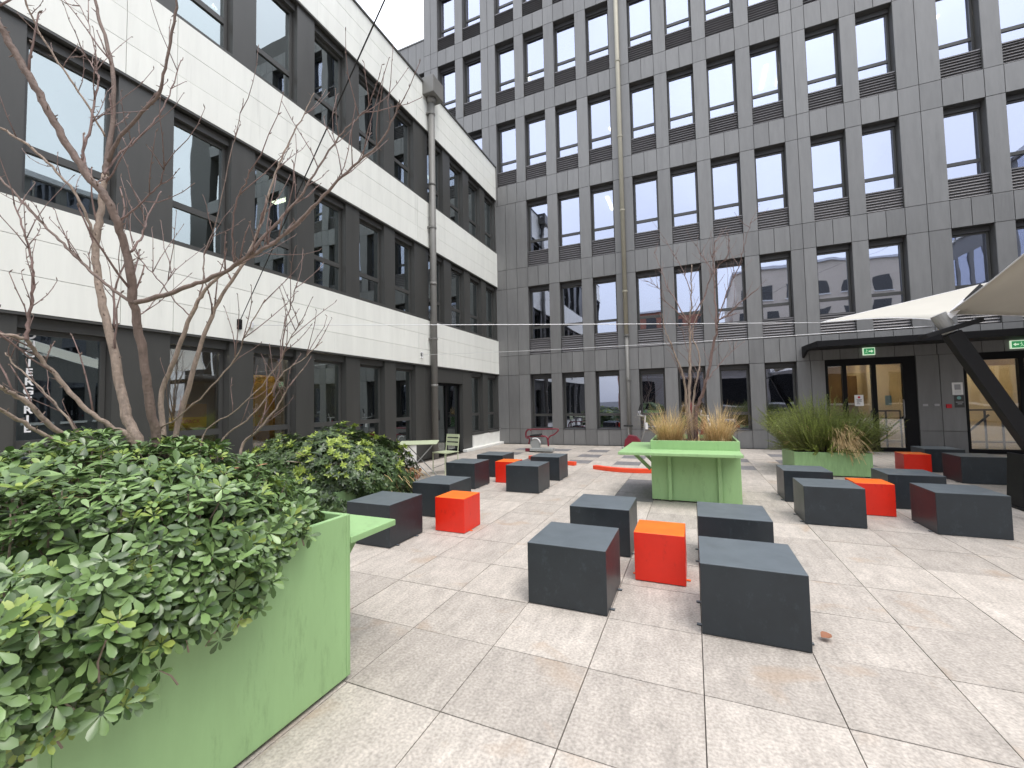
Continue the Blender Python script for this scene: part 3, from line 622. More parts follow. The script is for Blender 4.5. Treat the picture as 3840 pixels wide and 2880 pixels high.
pk = thing('planter', 'low green planter in shade under the clipped dark shrub', 'planter', (-4.72, 4.75, 0)); planter_box(pk, 1.25, 1.6, .455, 'green_worn', .42)

# ================================================================== FOLIAGE
def leaf_verts(L, W, cup=.18, bend=.25, obov=True):
    # leaf along +X, folded on the midrib; returns verts, faces
    xs = [0, .3, .62, .86, 1.0] if obov else [0, .25, .5, .78, 1.0]
    ws = [.10, .52, 1.0, .80, .0] if obov else [.08, .85, 1.0, .62, .0]
    v = []; f = []
    for x, q in zip(xs, ws):
        z = -bend * x * x * L * .5
        if q == 0: v.append((x * L, 0, z))
        else: v += [(x * L, -q * W / 2, z + cup * q * W * .5), (x * L, 0, z), (x * L, q * W / 2, z + cup * q * W * .5)]
    for k in range(3):
        i = 3 * k; f += [(i, i + 3, i + 4, i + 1), (i + 1, i + 4, i + 5, i + 2)]
    f += [(9, 12, 10), (10, 12, 11)]; return v, f
def frame_from(n, spin, rg):
    n = n.normalized(); a = n.orthogonal().normalized(); b = n.cross(a); return (a * math.cos(spin) + b * math.sin(spin)), n
class Foli:
    def __init__(s): s.v = []; s.f = []; s.mi = []
    def add(s, lv, lf, M, mi=0):
        i = len(s.v); s.v += [tuple(M @ Vector(p)) for p in lv]; s.f += [tuple(i + k for k in q) for q in lf]; s.mi += [mi] * len(lf)
    def build(s, name, mats, parent, loc=None):
        me = bpy.data.meshes.new(name); me.from_pydata(s.v, [], s.f)
        for m in mats: me.materials.append(MATS[m])
        me.polygons.foreach_set('material_index', s.mi); me.polygons.foreach_set('use_smooth', [True] * len(s.f))
        o = link(name, me, parent, loc); return tag(o, kind='stuff')
def mtx(p, d, n, sc_):
    d = d.normalized(); y = n.cross(d); y = y.normalized() if y.length > 1e-5 else d.orthogonal().normalized(); z = d.cross(y)
    return Matrix(((d.x * sc_, y.x * sc_, z.x * sc_, p.x), (d.y * sc_, y.y * sc_, z.y * sc_, p.y), (d.z * sc_, y.z * sc_, z.z * sc_, p.z), (0, 0, 0, 1)))

# --- foreground mound of whorled leaves (spills over the planter rim)
bush = thing('leafy_shrub', 'mounded evergreen shrub with whorls of rounded glossy leaves spilling over planter', 'shrub', (-2.42, 1.2, .8)); ob = Vector((-2.42, 1.2, .8))
LV_, LF_ = leaf_verts(1, .42)
leaf_me = bpy.data.meshes.new('leaf'); leaf_me.from_pydata(LV_, [], LF_); leaf_me.materials.append(MATS['leaf_pitto']); leaf_me.polygons.foreach_set('use_smooth', [True] * len(LF_))
leaf_me2 = leaf_me.copy(); leaf_me2.materials[0] = MATS['leaf_pitto_young']
rg = random.Random(11); fol = Foli(); whorls = []
BC = Vector((-2.5, 1.10, .72)); BR = Vector((.95, .80, .64))
def bump3(p): return .5 + .5 * math.sin(5.1 * p.x + 1.7 * math.sin(4.3 * p.y)) * math.cos(4.7 * p.y + 3.1 * p.z)
for k in range(5600):
    th = rg.uniform(0, 2 * math.pi); cz = rg.uniform(-.75, 1); sr = math.sqrt(1 - cz * cz)
    n = Vector((sr * math.cos(th), sr * math.sin(th), cz)); s_ = .88 + .18 * bump3(n * 1.3) - (rg.random() ** 2) * .22
    bx_ = 1.0; s_ += .06 * (n.y < 0)
    if n.y < .15: bx_ = (abs(math.cos(th)) ** 3 + abs(math.sin(th)) ** 3) ** (-1 / 3)
    p = BC + Vector((n.x * BR.x * bx_, n.y * BR.y * bx_, n.z * BR.z)) * s_
    inside = (-3.03 < p.x < -1.81 and .62 < p.y < 1.85)
    if inside and p.z < .86: continue
    if not inside:
        over = max(p.x + 1.81, -3.03 - p.x, .62 - p.y, p.y - 1.85)
        if p.y > 1.80 or over > (.20 if p.y > .62 else .12): continue
        low = .55 + max(0, p.y - .80) * .46
        if p.z < low + .20 * rg.random() ** 2 - .03: continue
        if p.x > -1.81 and p.y > 1.52: continue
    nn = Vector((n.x / BR.x, n.y / BR.y, n.z / BR.z)).normalized(); nn = (nn + Vector((rg.uniform(-.6, .6), rg.uniform(-.6, .6), rg.uniform(.0, .9)))).normalized()
    whorls.append((p, nn, (p - Vector((0, 0, H))).length))
for k in range(620):                                    # thick skirt where the shrub rolls over the rim
    if k % 3: y = rg.uniform(.46, 1.52); x = -1.80 + .15 * rg.random() ** .8 * min(1, (1.62 - y) * 2.2); out = Vector((1, -.35, .25))
    else: x = rg.uniform(-2.9, -1.70); y = .62 - .15 * rg.random(); out = Vector((.2, -1, .25))
    low = .60 + max(0, y - .80) * .44; top = 1.02 - .10 * max(0, y - 1.1)
    p = Vector((x, y, low + (top - low) * rg.random() ** .85 + .05 * math.sin(9 * y + 7 * x))); nn = (out + Vector((rg.uniform(-.6, .6), rg.uniform(-.6, .6), rg.uniform(-.1, .9)))).normalized()
    whorls.append((p, nn, (p - Vector((0, 0, H))).length))
whorls.sort(key=lambda q: q[2])
nleaf = 0
for p, nn, dist in whorls:
    young = rg.random() < .13; cnt = rg.randint(6, 9); sz = rg.uniform(.034, .064) * (.75 if young else 1); sp0 = rg.uniform(0, 6.28)
    for i in range(cnt):
        a, _n = frame_from(nn, sp0 + i * 2 * math.pi / cnt + rg.uniform(-.25, .25), rg); el = rg.uniform(-.25, .7) if not young else rg.uniform(.25, .8)
        d = (a * math.cos(el) + nn * math.sin(el)); l = sz * rg.uniform(.75, 1.2); M = mtx(p + a * .006, d, nn, l)
        facing = (Vector((0, 0, H)) - p).normalized().dot(nn)
        if nleaf < 290 and facing > .15 and rg.random() < .55:
            o = bpy.data.objects.new('leaf', leaf_me2 if young else leaf_me); col.objects.link(o); o.parent = bush; o.matrix_local = Matrix.Translation(-ob) @ M; nleaf += 1
        else: fol.add(LV_, LF_, Matrix.Translation(-ob) @ M, 1 if young else 0)
for k in range(1500):                                   # inner, shaded leaves that close the mound
    th = rg.uniform(0, 2 * math.pi); cz = rg.uniform(-.1, 1); sr = math.sqrt(1 - cz * cz); n = Vector((sr * math.cos(th), sr * math.sin(th), cz)); s_ = rg.uniform(.5, .84)
    p = BC + Vector((n.x * BR.x, n.y * BR.y, n.z * BR.z)) * s_
    if p.z < .84 and (-3.03 < p.x < -1.81 and .62 < p.y < 1.85): continue
    if p.x > -1.83 or p.y < .6 or p.y > 1.8: continue
    d = Vector((rg.uniform(-1, 1), rg.uniform(-1, 1), rg.uniform(-.6, .5))); fol.add(LV_, LF_, Matrix.Translation(-ob) @ mtx(p, d, n, rg.uniform(.07, .11)), 0)
for k in range(9):
    p = BC + Vector((rg.uniform(-.6, .75), rg.uniform(-.6, .5), .50)); fol.add(LV_, LF_, Matrix.Translation(-ob) @ mtx(p, Vector((rg.uniform(-1, 1), rg.uniform(-1, 1), .2)), Vector((0, 0, 1)), .06), 2)
fol.build('foliage', ['leaf_pitto', 'leaf_pitto_young', 'leaf_dead'], bush)
stm = MB()
for p, nn, dist in whorls[::4]:
    q = p - nn * .10 - Vector((0, 0, .05)); stm.tube([q - ob, (p + q) / 2 - ob + Vector((rg.uniform(-.01, .01), rg.uniform(-.01, .01), 0)), p - ob], [.0035, .003, .002], 4, False)
tag(stm.build('stems', 'bark_grey', bush), kind='stuff')

# --- dark clipped shrub with lime tips
sh = thing('dark_shrub', 'dense dark green shrub with bright yellow green leaf tips behind the ledge', 'shrub', (-4.7, 4.75, .45)); oh = Vector((-4.7, 4.75, .45))
LD, LDF = leaf_verts(1, .38, obov=False); fol = Foli(); rg = random.Random(5)
SC_ = Vector((-4.88, 4.60, .50)); SR = Vector((1.18, 1.22, .66))
for k in range(4600):
    th = rg.uniform(0, 2 * math.pi); cz = rg.uniform(-.55, 1); sr = math.sqrt(1 - cz * cz); n = Vector((sr * math.cos(th), sr * math.sin(th), cz))
    lump = .84 + .24 * (.5 + .5 * math.sin(6.5 * n.x + 2.0) * math.sin(5.7 * n.y + 1.0)) + .10 * math.sin(9 * n.x + 7 * n.z + 3 * n.y)
    p = SC_ + Vector((n.x * SR.x, n.y * SR.y, n.z * SR.z)) * (lump - .16 * rg.random() ** 2)
    if p.x > -3.66 and p.z < .62: continue
    if abs(p.x + 4.72) < .64 and abs(p.y - 4.75) < .82 and p.z < .44: continue
    if p.z < .14: continue
    lime = math.sin(13.3 * n.x + 5 * n.z) * math.sin(12.1 * n.y - 6 * n.z + 1) > .25 and n.z > .15 and rg.random() < .40
    nn = (n + Vector((rg.uniform(-.4, .4), rg.uniform(-.4, .4), rg.uniform(0, .7)))).normalized(); cnt = rg.randint(5, 8); sp0 = rg.uniform(0, 6.28)
    if lime: p = p + nn * .035
    for i in range(cnt):
        a, _n = frame_from(nn, sp0 + i * 6.283 / cnt, rg); el = rg.uniform(.2, .9) if lime else rg.uniform(-.2, .5)
        fol.add(LD, LDF, Matrix.Translation(-oh) @ mtx(p, a * math.cos(el) + nn * math.sin(el), nn, rg.uniform(.045, .080)), 1 if lime else 0)
for k in range(1500):
    n = Vector((rg.gauss(0, 1), rg.gauss(0, 1), abs(rg.gauss(0, 1)))).normalized(); p = SC_ + Vector((n.x * SR.x, n.y * SR.y, n.z * SR.z)) * rg.uniform(.35, .8)
    if p.z < .46: continue
    fol.add(LD, LDF, Matrix.Translation(-oh) @ mtx(p, Vector((rg.uniform(-1, 1), rg.uniform(-1, 1), rg.uniform(-.5, .5))), n, rg.uniform(.09, .14)), 0)
fol.build('foliage', ['leaf_dark', 'leaf_lime'], sh)
st = MB()
for k in range(26):
    a = rg.uniform(0, 6.28); q = SC_ + Vector((math.cos(a) * SR.x * .85, math.sin(a) * SR.y * .85, rg.uniform(.1, .5))); b0 = Vector((-4.7 + rg.uniform(-.3, .3), 4.75 + rg.uniform(-.4, .4), .40)); st.tube([b0 - oh, (b0 + q) / 2 + Vector((0, 0, .1)) - oh, q - oh], [.018, .012, .005], 5)
tag(st.build('stems', 'bark_grey', sh), kind='stuff')

def blades(f, base, count, L0, L1, lean, width, mi, rg, spread, arch=.6, upb=.3):
    for k in range(count):
        a = rg.uniform(0, 6.283); r_ = spread * math.sqrt(rg.random()); b = base + Vector((math.cos(a) * r_, math.sin(a) * r_, 0)); a += rg.uniform(-.9, .9)
        L = rg.uniform(L0, L1); ln = rg.uniform(.15, 1) * lean; d = Vector((math.cos(a), math.sin(a), 0)); side = Vector((-d.y, d.x, 0)); pts = []
        for i in range(5):
            t_ = i / 4; ang = upb * ln + arch * ln * t_; pts.append((t_, ang))
        p = b.copy(); vs_ = []; w_ = width * rg.uniform(.7, 1.3)
        for i, (t_, ang) in enumerate(pts):
            ww = w_ * (1 - t_) ** .6 if t_ < 1 else 0.0; vs_ += [p - side * ww / 2, p + side * ww / 2]
            p = p + (d * math.sin(ang) + Vector((0, 0, 1)) * math.cos(ang)) * (L / 4)
        i0 = len(f.v); f.v += [tuple(q) for q in vs_]
        for i in range(4): f.f.append((i0 + 2 * i, i0 + 2 * i + 1, i0 + 2 * i + 3, i0 + 2 * i + 2)); f.mi.append(mi)
# --- dry grass tufts in the counter planter
for (x, y, cnt, lab) in ((-.34, -.22, 520, 'golden dry grass tuft on the bistro table side of the slender bare tree'), (.36, -.12, 480, 'golden dry grass tuft on the needle shrub side of the bare tree')):
    gx = thing('grass_tuft', lab, 'grass tuft', (-.01 + x, 7.36 + y, .84)); f = Foli(); rg = random.Random(int(cnt)); blades(f, Vector((0, 0, 0)), int(cnt * 1.5), .25, .74, 1.35, .006, 0, rg, .17, 1.15, .42); f.build('blades', ['grass_dry'], gx)
gl = thing('ground_litter', 'low straw coloured litter and stubble around the bare tree foot', 'litter', (-.01, 7.36, .84)); tag(gl, kind=None); f = Foli(); rg = random.Random(3)
for k in range(40): blades(f, Vector((rg.uniform(-.5, .5), rg.uniform(-.5, .5), 0)), 10, .05, .22, 1.6, .009, 0, rg, .05, 1.2, .6)
f.build('straw', ['grass_dry'], gl)
# --- needle leaved bushes in the low planter
nb = thing('needle_shrub', 'fine needle leaved green shrub filling the low worn planter', 'shrub', (2.4, 10.38, .42)); f = Foli(); rg = random.Random(21); ndl = MB()
def needle_stem(p, d, L):
    pts = [p + d * (L * t_) + Vector((0, 0, .10 * L * t_ * t_)) for t_ in (0, .33, .66, 1)]
    n = int(L / .012)
    for i in range(n):
        t_ = .12 + .88 * i / n; q = pts[0].lerp(pts[3], t_); a = i * 2.4; o1 = d.orthogonal().normalized(); o2 = d.cross(o1); v = (o1 * math.cos(a) + o2 * math.sin(a)) * .7 + d * .75; v.normalize()
        l = .045 * (1.15 - .55 * t_) * rg.uniform(.8, 1.2); s_ = v.cross(d).normalized() * .0045; i0 = len(f.v); f.v += [tuple(q - s_), tuple(q + s_), tuple(q + v * l)]; f.f.append((i0, i0 + 1, i0 + 2)); f.mi.append(0)
    i0 = len(f.v); s_ = d.orthogonal().normalized() * .004; f.v += [tuple(pts[0] - s_), tuple(pts[0] + s_), tuple(pts[3])]; f.f.append((i0, i0 + 1, i0 + 2)); f.mi.append(1)
for k in range(1700):
    x, y = rg.uniform(-.64, .64), rg.uniform(-.62, .62); out = Vector((x * 1.1, y * 1.0, 0)); hh = .52 + .40 * (.5 + .5 * math.sin(4.6 * x + 1.3) * math.cos(3.8 * y)) + .1 * (x < 0)
    d = (out + Vector((rg.uniform(-.28, .28), rg.uniform(-.28, .28), rg.uniform(.55, 1.0)))).normalized(); needle_stem(Vector((x * .85, y * .85, rg.uniform(-.02, .12))), d, hh * rg.uniform(.7, 1.12))
for k in range(170):                                         # stems hanging over the rim
    a = rg.uniform(0, 6.283); x, y = .6 * math.cos(a), .6 * math.sin(a); d = Vector((math.cos(a), math.sin(a), rg.uniform(-.25, .5))).normalized(); needle_stem(Vector((x, y, .06)), d, rg.uniform(.25, .45))
f.build('foliage', ['leaf_needle', 'bark_brown'], nb)
dg_ = thing('dry_grass', 'pale dry grass hanging over the rim of the low worn planter', 'grass tuft', (2.44, 9.82, .50)); f = Foli(); rg = random.Random(8)
for k in range(230):
    x0 = rg.gauss(.10, .07); p = Vector((x0, .08 + rg.uniform(0, .12), rg.uniform(.0, .30))); v = Vector((rg.gauss(.06, .05), -.20 - rg.random() * .14, .10 + rg.random() * .22)); pts = []
    for i in range(6): pts.append(p.copy()); p = p + v * .40; v.z -= .115 * rg.uniform(.8, 1.2); v.y *= .72
    i0 = len(f.v); wv = Vector((1, 0, 0)) * .0042
    for q in pts: f.v += [tuple(q - wv), tuple(q + wv)]
    for i in range(5): f.f.append((i0 + 2 * i, i0 + 2 * i + 1, i0 + 2 * i + 3, i0 + 2 * i + 2)); f.mi.append(0)
for (x, y, z, dx, dz) in ((-.30, .1, .2, .15, .28), (-.25, .1, .25, .40, -.1), (-.27, .12, .3, -.18, .2), (.0, .3, .45, .12, .3), (-.62, .1, .22, -.28, .12), (-.62, .1, .16, -.2, -.05)):
    for k in range(6): q0 = Vector((x, y, z)); q1 = q0 + Vector((dx + rg.uniform(-.05, .05), rg.uniform(-.1, 0), dz + rg.uniform(-.05, .05))); i0 = len(f.v); s_ = Vector((.5, 0, .8)) * .012; f.v += [tuple(q0 - s_), tuple(q0 + s_), tuple(q1)]; f.f.append((i0, i0 + 1, i0 + 2)); f.mi.append(0)
f.build('blades', ['grass_dry'], dg_)
# --- brown hanging leaves and bent straw at the edge of the dark shrub
wl = thing('withered_leaves', 'brown withered leaves hanging at the edge of the dark shrub', 'dead leaves', (-3.98, 5.40, .40)); f = Foli(); rg = random.Random(4)
for k in range(90): p = Vector((rg.uniform(-.12, .08), rg.uniform(-.10, .10), rg.uniform(-.16, .16))); f.add(LD, LDF, mtx(p, Vector((rg.uniform(-.4, .4), rg.uniform(-.4, .4), -1)), Vector((rg.uniform(-1, 1), -1, 0)), rg.uniform(.04, .08)), 0)
f.build('leaves', ['leaf_dead'], wl)
ws_ = thing('bent_straw', 'bundle of bent straw drooping behind the nearest block seat of the shrub planter', 'straw', (-4.02, 4.55, .44)); f = Foli()
for k in range(45):
    y = rg.uniform(-.1, .6); p = Vector((rg.uniform(-.1, .05), y, .0)); v = Vector((rg.uniform(.05, .2), rg.uniform(-.05, .05), rg.uniform(.10, .22))); i0 = len(f.v); wv = Vector((0, 1, 0)) * .005
    for i in range(6): f.v += [tuple(p - wv), tuple(p + wv)]; p = p + v * .45; v.z -= .085
    for i in range(5): f.f.append((i0 + 2 * i, i0 + 2 * i + 1, i0 + 2 * i + 3, i0 + 2 * i + 2)); f.mi.append(0)
f.build('blades', ['grass_dry'], ws_)

# ================================================================== BARE TREES
def smooth(pts, k=4):
    out = []
    for i in range(len(pts) - 1):
        p0 = pts[max(i - 1, 0)]; p1 = pts[i]; p2 = pts[i + 1]; p3 = pts[min(i + 2, len(pts) - 1)]
        for j in range(k):
            t_ = j / k; out.append(.5 * ((2 * p1) + (p2 - p0) * t_ + (2 * p0 - 5 * p1 + 4 * p2 - p3) * t_ * t_ + (3 * p1 - p0 - 3 * p2 + p3) * t_ ** 3))
    out.append(pts[-1]); return out
def limb(parent, name, pts, r0, r1, m, o0, rg, twigs=None, buds=None, tw=0, wob=.006, n=7, twr=.0022):
    P = smooth(pts, 5); P = [P[0]] + [q + Vector((rg.uniform(-1, 1), rg.uniform(-1, 1), rg.uniform(-1, 1))) * wob for q in P[1:-1]] + [P[-1]]
    N_ = len(P); rad = [r0 + (r1 - r0) * (i / (N_ - 1)) ** .85 for i in range(N_)]
    rad = [q * rg.uniform(.94, 1.08) for q in rad]
    MB().tube([q - o0 for q in P], rad, n).build(name, m, parent, True)
    if twigs is not None:
        for k in range(tw):
            i = rg.randint(int(N_ * .3), N_ - 2); d = (P[i + 1] - P[i]).normalized(); s_ = d.orthogonal().normalized(); s_.rotate(Matrix.Rotation(rg.uniform(0, 6.28), 3, d))
            d2 = (d * rg.uniform(.4, 1.0) + s_ * rg.uniform(.5, .9) + Vector((0, 0, .3))).normalized(); L = rg.uniform(.10, .42); q = P[i]; pts2 = [q]; rr = max(rad[i] * .45, .0022)
            rr = min(max(rr, twr), .006)
            for j in range(4): d2 = (d2 + Vector((rg.uniform(-.2, .2), rg.uniform(-.2, .2), rg.uniform(-.02, .22)))).normalized(); q = q + d2 * L / 4; pts2.append(q)
            twigs.tube([a - o0 for a in pts2], [rr, rr * .85, rr * .7, rr * .6, rr * .5], 4)
            for j in range(1, 5):
                b = pts2[j]; e = b + (d2 + Vector((rg.uniform(-1, 1), rg.uniform(-1, 1), rg.uniform(-.3, 1)))).normalized() * rg.uniform(.008, .022); buds.tube([b - o0, (b + e) / 2 - o0, e - o0], [rr * .5, rr * .9, rr * .2], 4)
    if buds is not None:
        for i in range(int(N_ * .35), N_ - 1):
            if rg.random() < .7:
                b = P[i]; e = b + Vector((rg.uniform(-1, 1), rg.uniform(-1, 1), rg.uniform(-.2, 1))).normalized() * rg.uniform(.012, .03) * (1 + rad[i] * 20); r_ = min(rad[i] * .4, .004); buds.tube([b - o0, (b + e) / 2 - o0, e - o0], [r_, r_ * .9, r_ * .4], 4)
def TP(seq, w0, w1):
    n = len(seq); return [at(x / .9756, y / .9756, w0 + (w1 - w0) * (i / (n - 1))) for i, (x, y) in enumerate(seq)]
tr = thing('bare_tree', 'leafless multi stemmed tree growing out of the big leafy planter', 'tree', (-2.62, 1.28, .8)); o0 = Vector((-2.62, 1.28, .8)); rg = random.Random(2); tw_ = MB(); bd_ = MB()
root = Vector((-2.62, 1.30, .78))
def stem(seq, w0, w1, r0, r1, m, name='stem', tw=3, rootp=None, n=8):
    pts = TP(seq, w0, w1)
    if rootp is not None: pts = [rootp] + pts
    limb(tr, name, pts, r0, r1, m, o0, rg, tw_, bd_, int(tw * 1.8) + 1, .004, n, .0026)
PXW = .77 * 2.25 / FPX / .9756                                          # metres per T-pixel at the tree
stem([(510, 1640), (470, 1540), (440, 1430), (415, 1280), (380, 1140), (360, 1030), (350, 930), (362, 830), (372, 740), (384, 640)], 2.24, 2.42, 24 * PXW, 13 * PXW, 'bark_grey', tw=2, rootp=root)
stem([(384, 640), (395, 560), (410, 470), (416, 300), (395, 180), (360, 50), (340, -40), (320, -160)], 2.42, 2.55, 14 * PXW, 5 * PXW, 'bark_brown', 'branch', 2)
stem([(575, 1640), (550, 1500), (530, 1350), (505, 1200), (487, 1090), (475, 980), (450, 880), (425, 800), (385, 720), (320, 640), (250, 540), (190, 430), (130, 320), (60, 200), (0, 100), (-60, 0), (-130, -120)], 2.18, 1.75, 20 * PXW, 11 * PXW, 'bark_brown', tw=4, rootp=root + Vector((.06, -.03, 0)))
stem([(495, 1107), (600, 1080), (700, 1045), (800, 1005), (900, 945), (1000, 890), (1100, 800), (1200, 700), (1290, 610), (1380, 535), (1440, 430), (1462, 365)], 2.05, 1.95, 11 * PXW, 2.4 * PXW, 'bark_brown', 'branch', 9)
stem([(900, 942), (1000, 830), (1080, 740), (1150, 640), (1240, 500), (1300, 440), (1360, 380)], 2.0, 2.12, 7 * PXW, 1.6 * PXW, 'bark_brown', 'branch', 7)
stem([(590, 1480), (640, 1320), (680, 1200), (720, 1110), (760, 1050), (830, 990), (900, 950), (1010, 880), (1100, 815)], 2.3, 2.32, 13 * PXW, 4 * PXW, 'bark_grey', tw=3, rootp=root + Vector((.10, .05, .1)))
stem([(640, 1640), (690, 1420), (740, 1250), (800, 1100), (880, 980), (940, 860), (1000, 660), (1040, 560), (1100, 440), (1150, 340)], 2.38, 2.6, 15 * PXW, 2 * PXW, 'bark_grey', tw=7, rootp=root + Vector((.12, .12, 0)))
stem([(480, 1620), (400, 1560), (300, 1480), (200, 1370), (130, 1290), (90, 1240), (0, 1225), (-90, 1200)], 2.15, 1.8, 12 * PXW, 6 * PXW, 'bark_grey', 'branch', 4, rootp=root + Vector((-.05, -.05, .1)))
stem([(95, 1245), (105, 1170), (120, 1050), (115, 960), (90, 850), (50, 740)], 1.88, 1.9, 7 * PXW, 2.4 * PXW, 'bark_red', 'branch', 5)
stem([(300, 1640), (250, 1610), (170, 1540), (80, 1460), (0, 1415), (-80, 1380)], 2.05, 1.7, 12 * PXW, 7 * PXW, 'bark_grey', 'branch', 1, rootp=root + Vector((-.1, -.1, .1)))
stem([(280, 1650), (220, 1625), (110, 1560), (0, 1500), (-80, 1470)], 1.95, 1.6, 9 * PXW, 6 * PXW, 'bark_grey', 'branch', 0, rootp=root + Vector((-.12, -.15, .1)))
stem([(360, 1640), (300, 1600), (230, 1510), (150, 1420), (60, 1340), (20, 1290)], 2.3, 2.2, 7 * PXW, 2.5 * PXW, 'bark_grey', 'branch', 3, rootp=root + Vector((-.08, .05, .1)))
stem([(485, 1107), (400, 1050), (330, 990), (260, 920), (190, 850), (110, 770), (40, 690), (-60, 600)], 2.06, 2.2, 7 * PXW, 4 * PXW, 'bark_brown', 'branch', 4)
stem([(346, 890), (320, 800), (270, 700), (190, 610), (100, 530), (0, 465), (-80, 400)], 2.37, 2.2, 7 * PXW, 4.5 * PXW, 'bark_grey', 'branch', 3)
stem([(396, 590), (440, 500), (520, 410), (580, 340), (610, 220), (640, 50), (655, -60)], 2.43, 2.3, 9 * PXW, 5 * PXW, 'bark_brown', 'branch', 3)
stem([(382, 640), (420, 580), (480, 530), (560, 450), (610, 370), (650, 260), (670, 210)], 2.41, 2.7, 6 * PXW, 2 * PXW, 'bark_red', 'branch', 3)
stem([(384, 500), (340, 420), (270, 310), (200, 210), (130, 90), (90, 0), (60, -80)], 2.44, 2.2, 5 * PXW, 3.5 * PXW, 'bark_grey', 'branch', 3)
stem([(330, 650), (305, 560), (330, 470), (345, 370), (360, 290), (330, 230), (290, 180)], 1.96, 2.1, 6 * PXW, 2 * PXW, 'bark_red', 'branch', 5)
stem([(360, 300), (345, 170), (310, 60), (260, -20)], 2.1, 2.15, 2.2 * PXW, 1.5 * PXW, 'bark_red', 'branch', 1)
stem([(440, 805), (500, 760), (560, 700), (595, 650), (605, 590)], 2.0, 1.9, 4 * PXW, 1.8 * PXW, 'bark_red', 'branch', 3)
stem([(480, 920), (520, 860), (540, 790), (590, 700)], 2.03, 2.2, 5 * PXW, 2.4 * PXW, 'bark_red', 'branch', 2)
stem([(855, 960), (850, 860), (865, 730), (900, 670), (910, 620)], 2.0, 1.8, 3.6 * PXW, 2 * PXW, 'bark_red', 'branch', 1)
stem([(725, 1110), (745, 1000), (750, 920), (790, 820), (845, 560), (870, 460), (890, 360)], 2.3, 2.5, 3.5 * PXW, 1.8 * PXW, 'bark_brown', 'branch', 3)
stem([(575, 1610), (650, 1530), (750, 1440), (860, 1310), (910, 1200), (970, 1095)], 2.2, 2.1, 4.5 * PXW, 2 * PXW, 'bark_grey', 'branch', 4, rootp=root + Vector((.1, .0, .1)))
stem([(740, 1600), (850, 1510), (940, 1430), (1020, 1330), (1060, 1240), (1110, 1170)], 2.4, 2.3, 4 * PXW, 1.8 * PXW, 'bark_grey', 'branch', 4, rootp=root + Vector((.15, .1, .1)))
stem([(800, 1640), (900, 1540), (980, 1450), (1030, 1370), (1100, 1320), (1180, 1250)], 2.42, 2.5, 5 * PXW, 1.8 * PXW, 'bark_grey', 'branch', 4, rootp=root + Vector((.2, .15, .05)))
stem([(880, 1650), (950, 1570), (1020, 1480), (1060, 1410), (1110, 1350)], 2.55, 2.6, 9 * PXW, 1.8 * PXW, 'bark_grey', 'branch', 5, rootp=root + Vector((.25, .25, .05)))
stem([(1000, 1450), (1030, 1290), (1045, 1180), (1070, 1100), (1085, 1035)], 2.5, 2.4, 4 * PXW, 2 * PXW, 'bark_red', 'branch', 2)
stem([(420, 1200), (415, 1090), (440, 1000), (490, 900)], 2.34, 2.4, 6 * PXW, 3 * PXW, 'bark_red', 'branch', 3)
stem([(500, 1160), (560, 1110), (640, 980), (480, 930)][:3], 2.1, 2.3, 3 * PXW, 1.6 * PXW, 'bark_red', 'branch', 2)
stem([(700, 1160), (640, 1100), (560, 1000), (490, 930)], 2.34, 2.2, 3 * PXW, 1.8 * PXW, 'bark_red', 'branch', 2)
tag(tw_.build('twigs', 'bark_red', tr, True), kind='stuff'); tag(bd_.build('buds', 'bark_brown', tr), kind='stuff')

t2 = thing('bare_tree', 'slender leafless tree with reddish twigs rising from the counter planter', 'tree', (-.02, 7.36, .84)); o0 = Vector((-.02, 7.36, .84)); rg = random.Random(9); tw2 = MB(); bd2 = MB()
def T2(seq, y0, y1): n = len(seq); return [onY(2300 + x / 2.0233, 780 + y / 2.0233, y0 + (y1 - y0) * i / (n - 1)) for i, (x, y) in enumerate(seq)]
rt2 = Vector((-.02, 7.36, .82))
def stem2(seq, y0, y1, r0, r1, m='bark_red', tw=8, name='branch', rp_=None):
    pts = T2(seq, y0, y1); pts = ([rp_] if rp_ is not None else []) + pts; limb(t2, name, pts, r0, r1, m, o0, rg, tw2, bd2, int(tw * 1.6), .010, 6, .0042)
stem2([(575, 1560), (575, 1400), (580, 1200), (582, 1000), (575, 880), (590, 750), (592, 600), (595, 430)], 7.36, 7.5, .034, .006, 'bark_grey', 12, 'stem', rt2)
stem2([(625, 1560), (660, 1450), (700, 1320), (750, 1100), (785, 930), (790, 860), (880, 800), (960, 720), (1100, 610)], 7.38, 6.9, .034, .005, 'bark_red', 12, 'stem', rt2 + Vector((.05, .02, 0)))
stem2([(558, 1560), (545, 1350), (505, 1210), (440, 1040), (395, 930), (370, 800)], 7.34, 7.0, .026, .004, 'bark_grey', 9, 'stem', rt2 + Vector((-.05, 0, 0)))
stem2([(600, 1560), (610, 1420), (640, 1280), (655, 1120), (600, 980), (620, 860), (690, 690)], 7.4, 7.7, .024, .005, 'bark_grey', 8, 'stem', rt2 + Vector((.02, .06, 0)))
stem2([(785, 930), (772, 700), (765, 500), (757, 380), (775, 240)], 7.0, 7.1, .016, .004, tw=12)
stem2([(575, 870), (480, 780), (380, 690), (340, 600), (230, 540)], 7.42, 7.1, .011, .003, tw=8)
stem2([(577, 890), (470, 700), (400, 580), (345, 420), (310, 330)], 7.42, 7.7, .011, .003, tw=8)
stem2([(588, 830), (680, 690), (740, 520), (800, 440), (870, 360), (880, 230)], 7.44, 7.3, .012, .003, tw=10)
stem2([(790, 880), (840, 700), (900, 560), (960, 420), (1000, 260), (1050, 100)], 7.0, 6.8, .010, .003, tw=9)
stem2([(592, 640), (530, 480), (450, 330), (380, 220)], 7.48, 7.6, .008, .003, tw=6)
stem2([(765, 500), (700, 400), (620, 280)], 7.1, 7.2, .008, .003, tw=5)
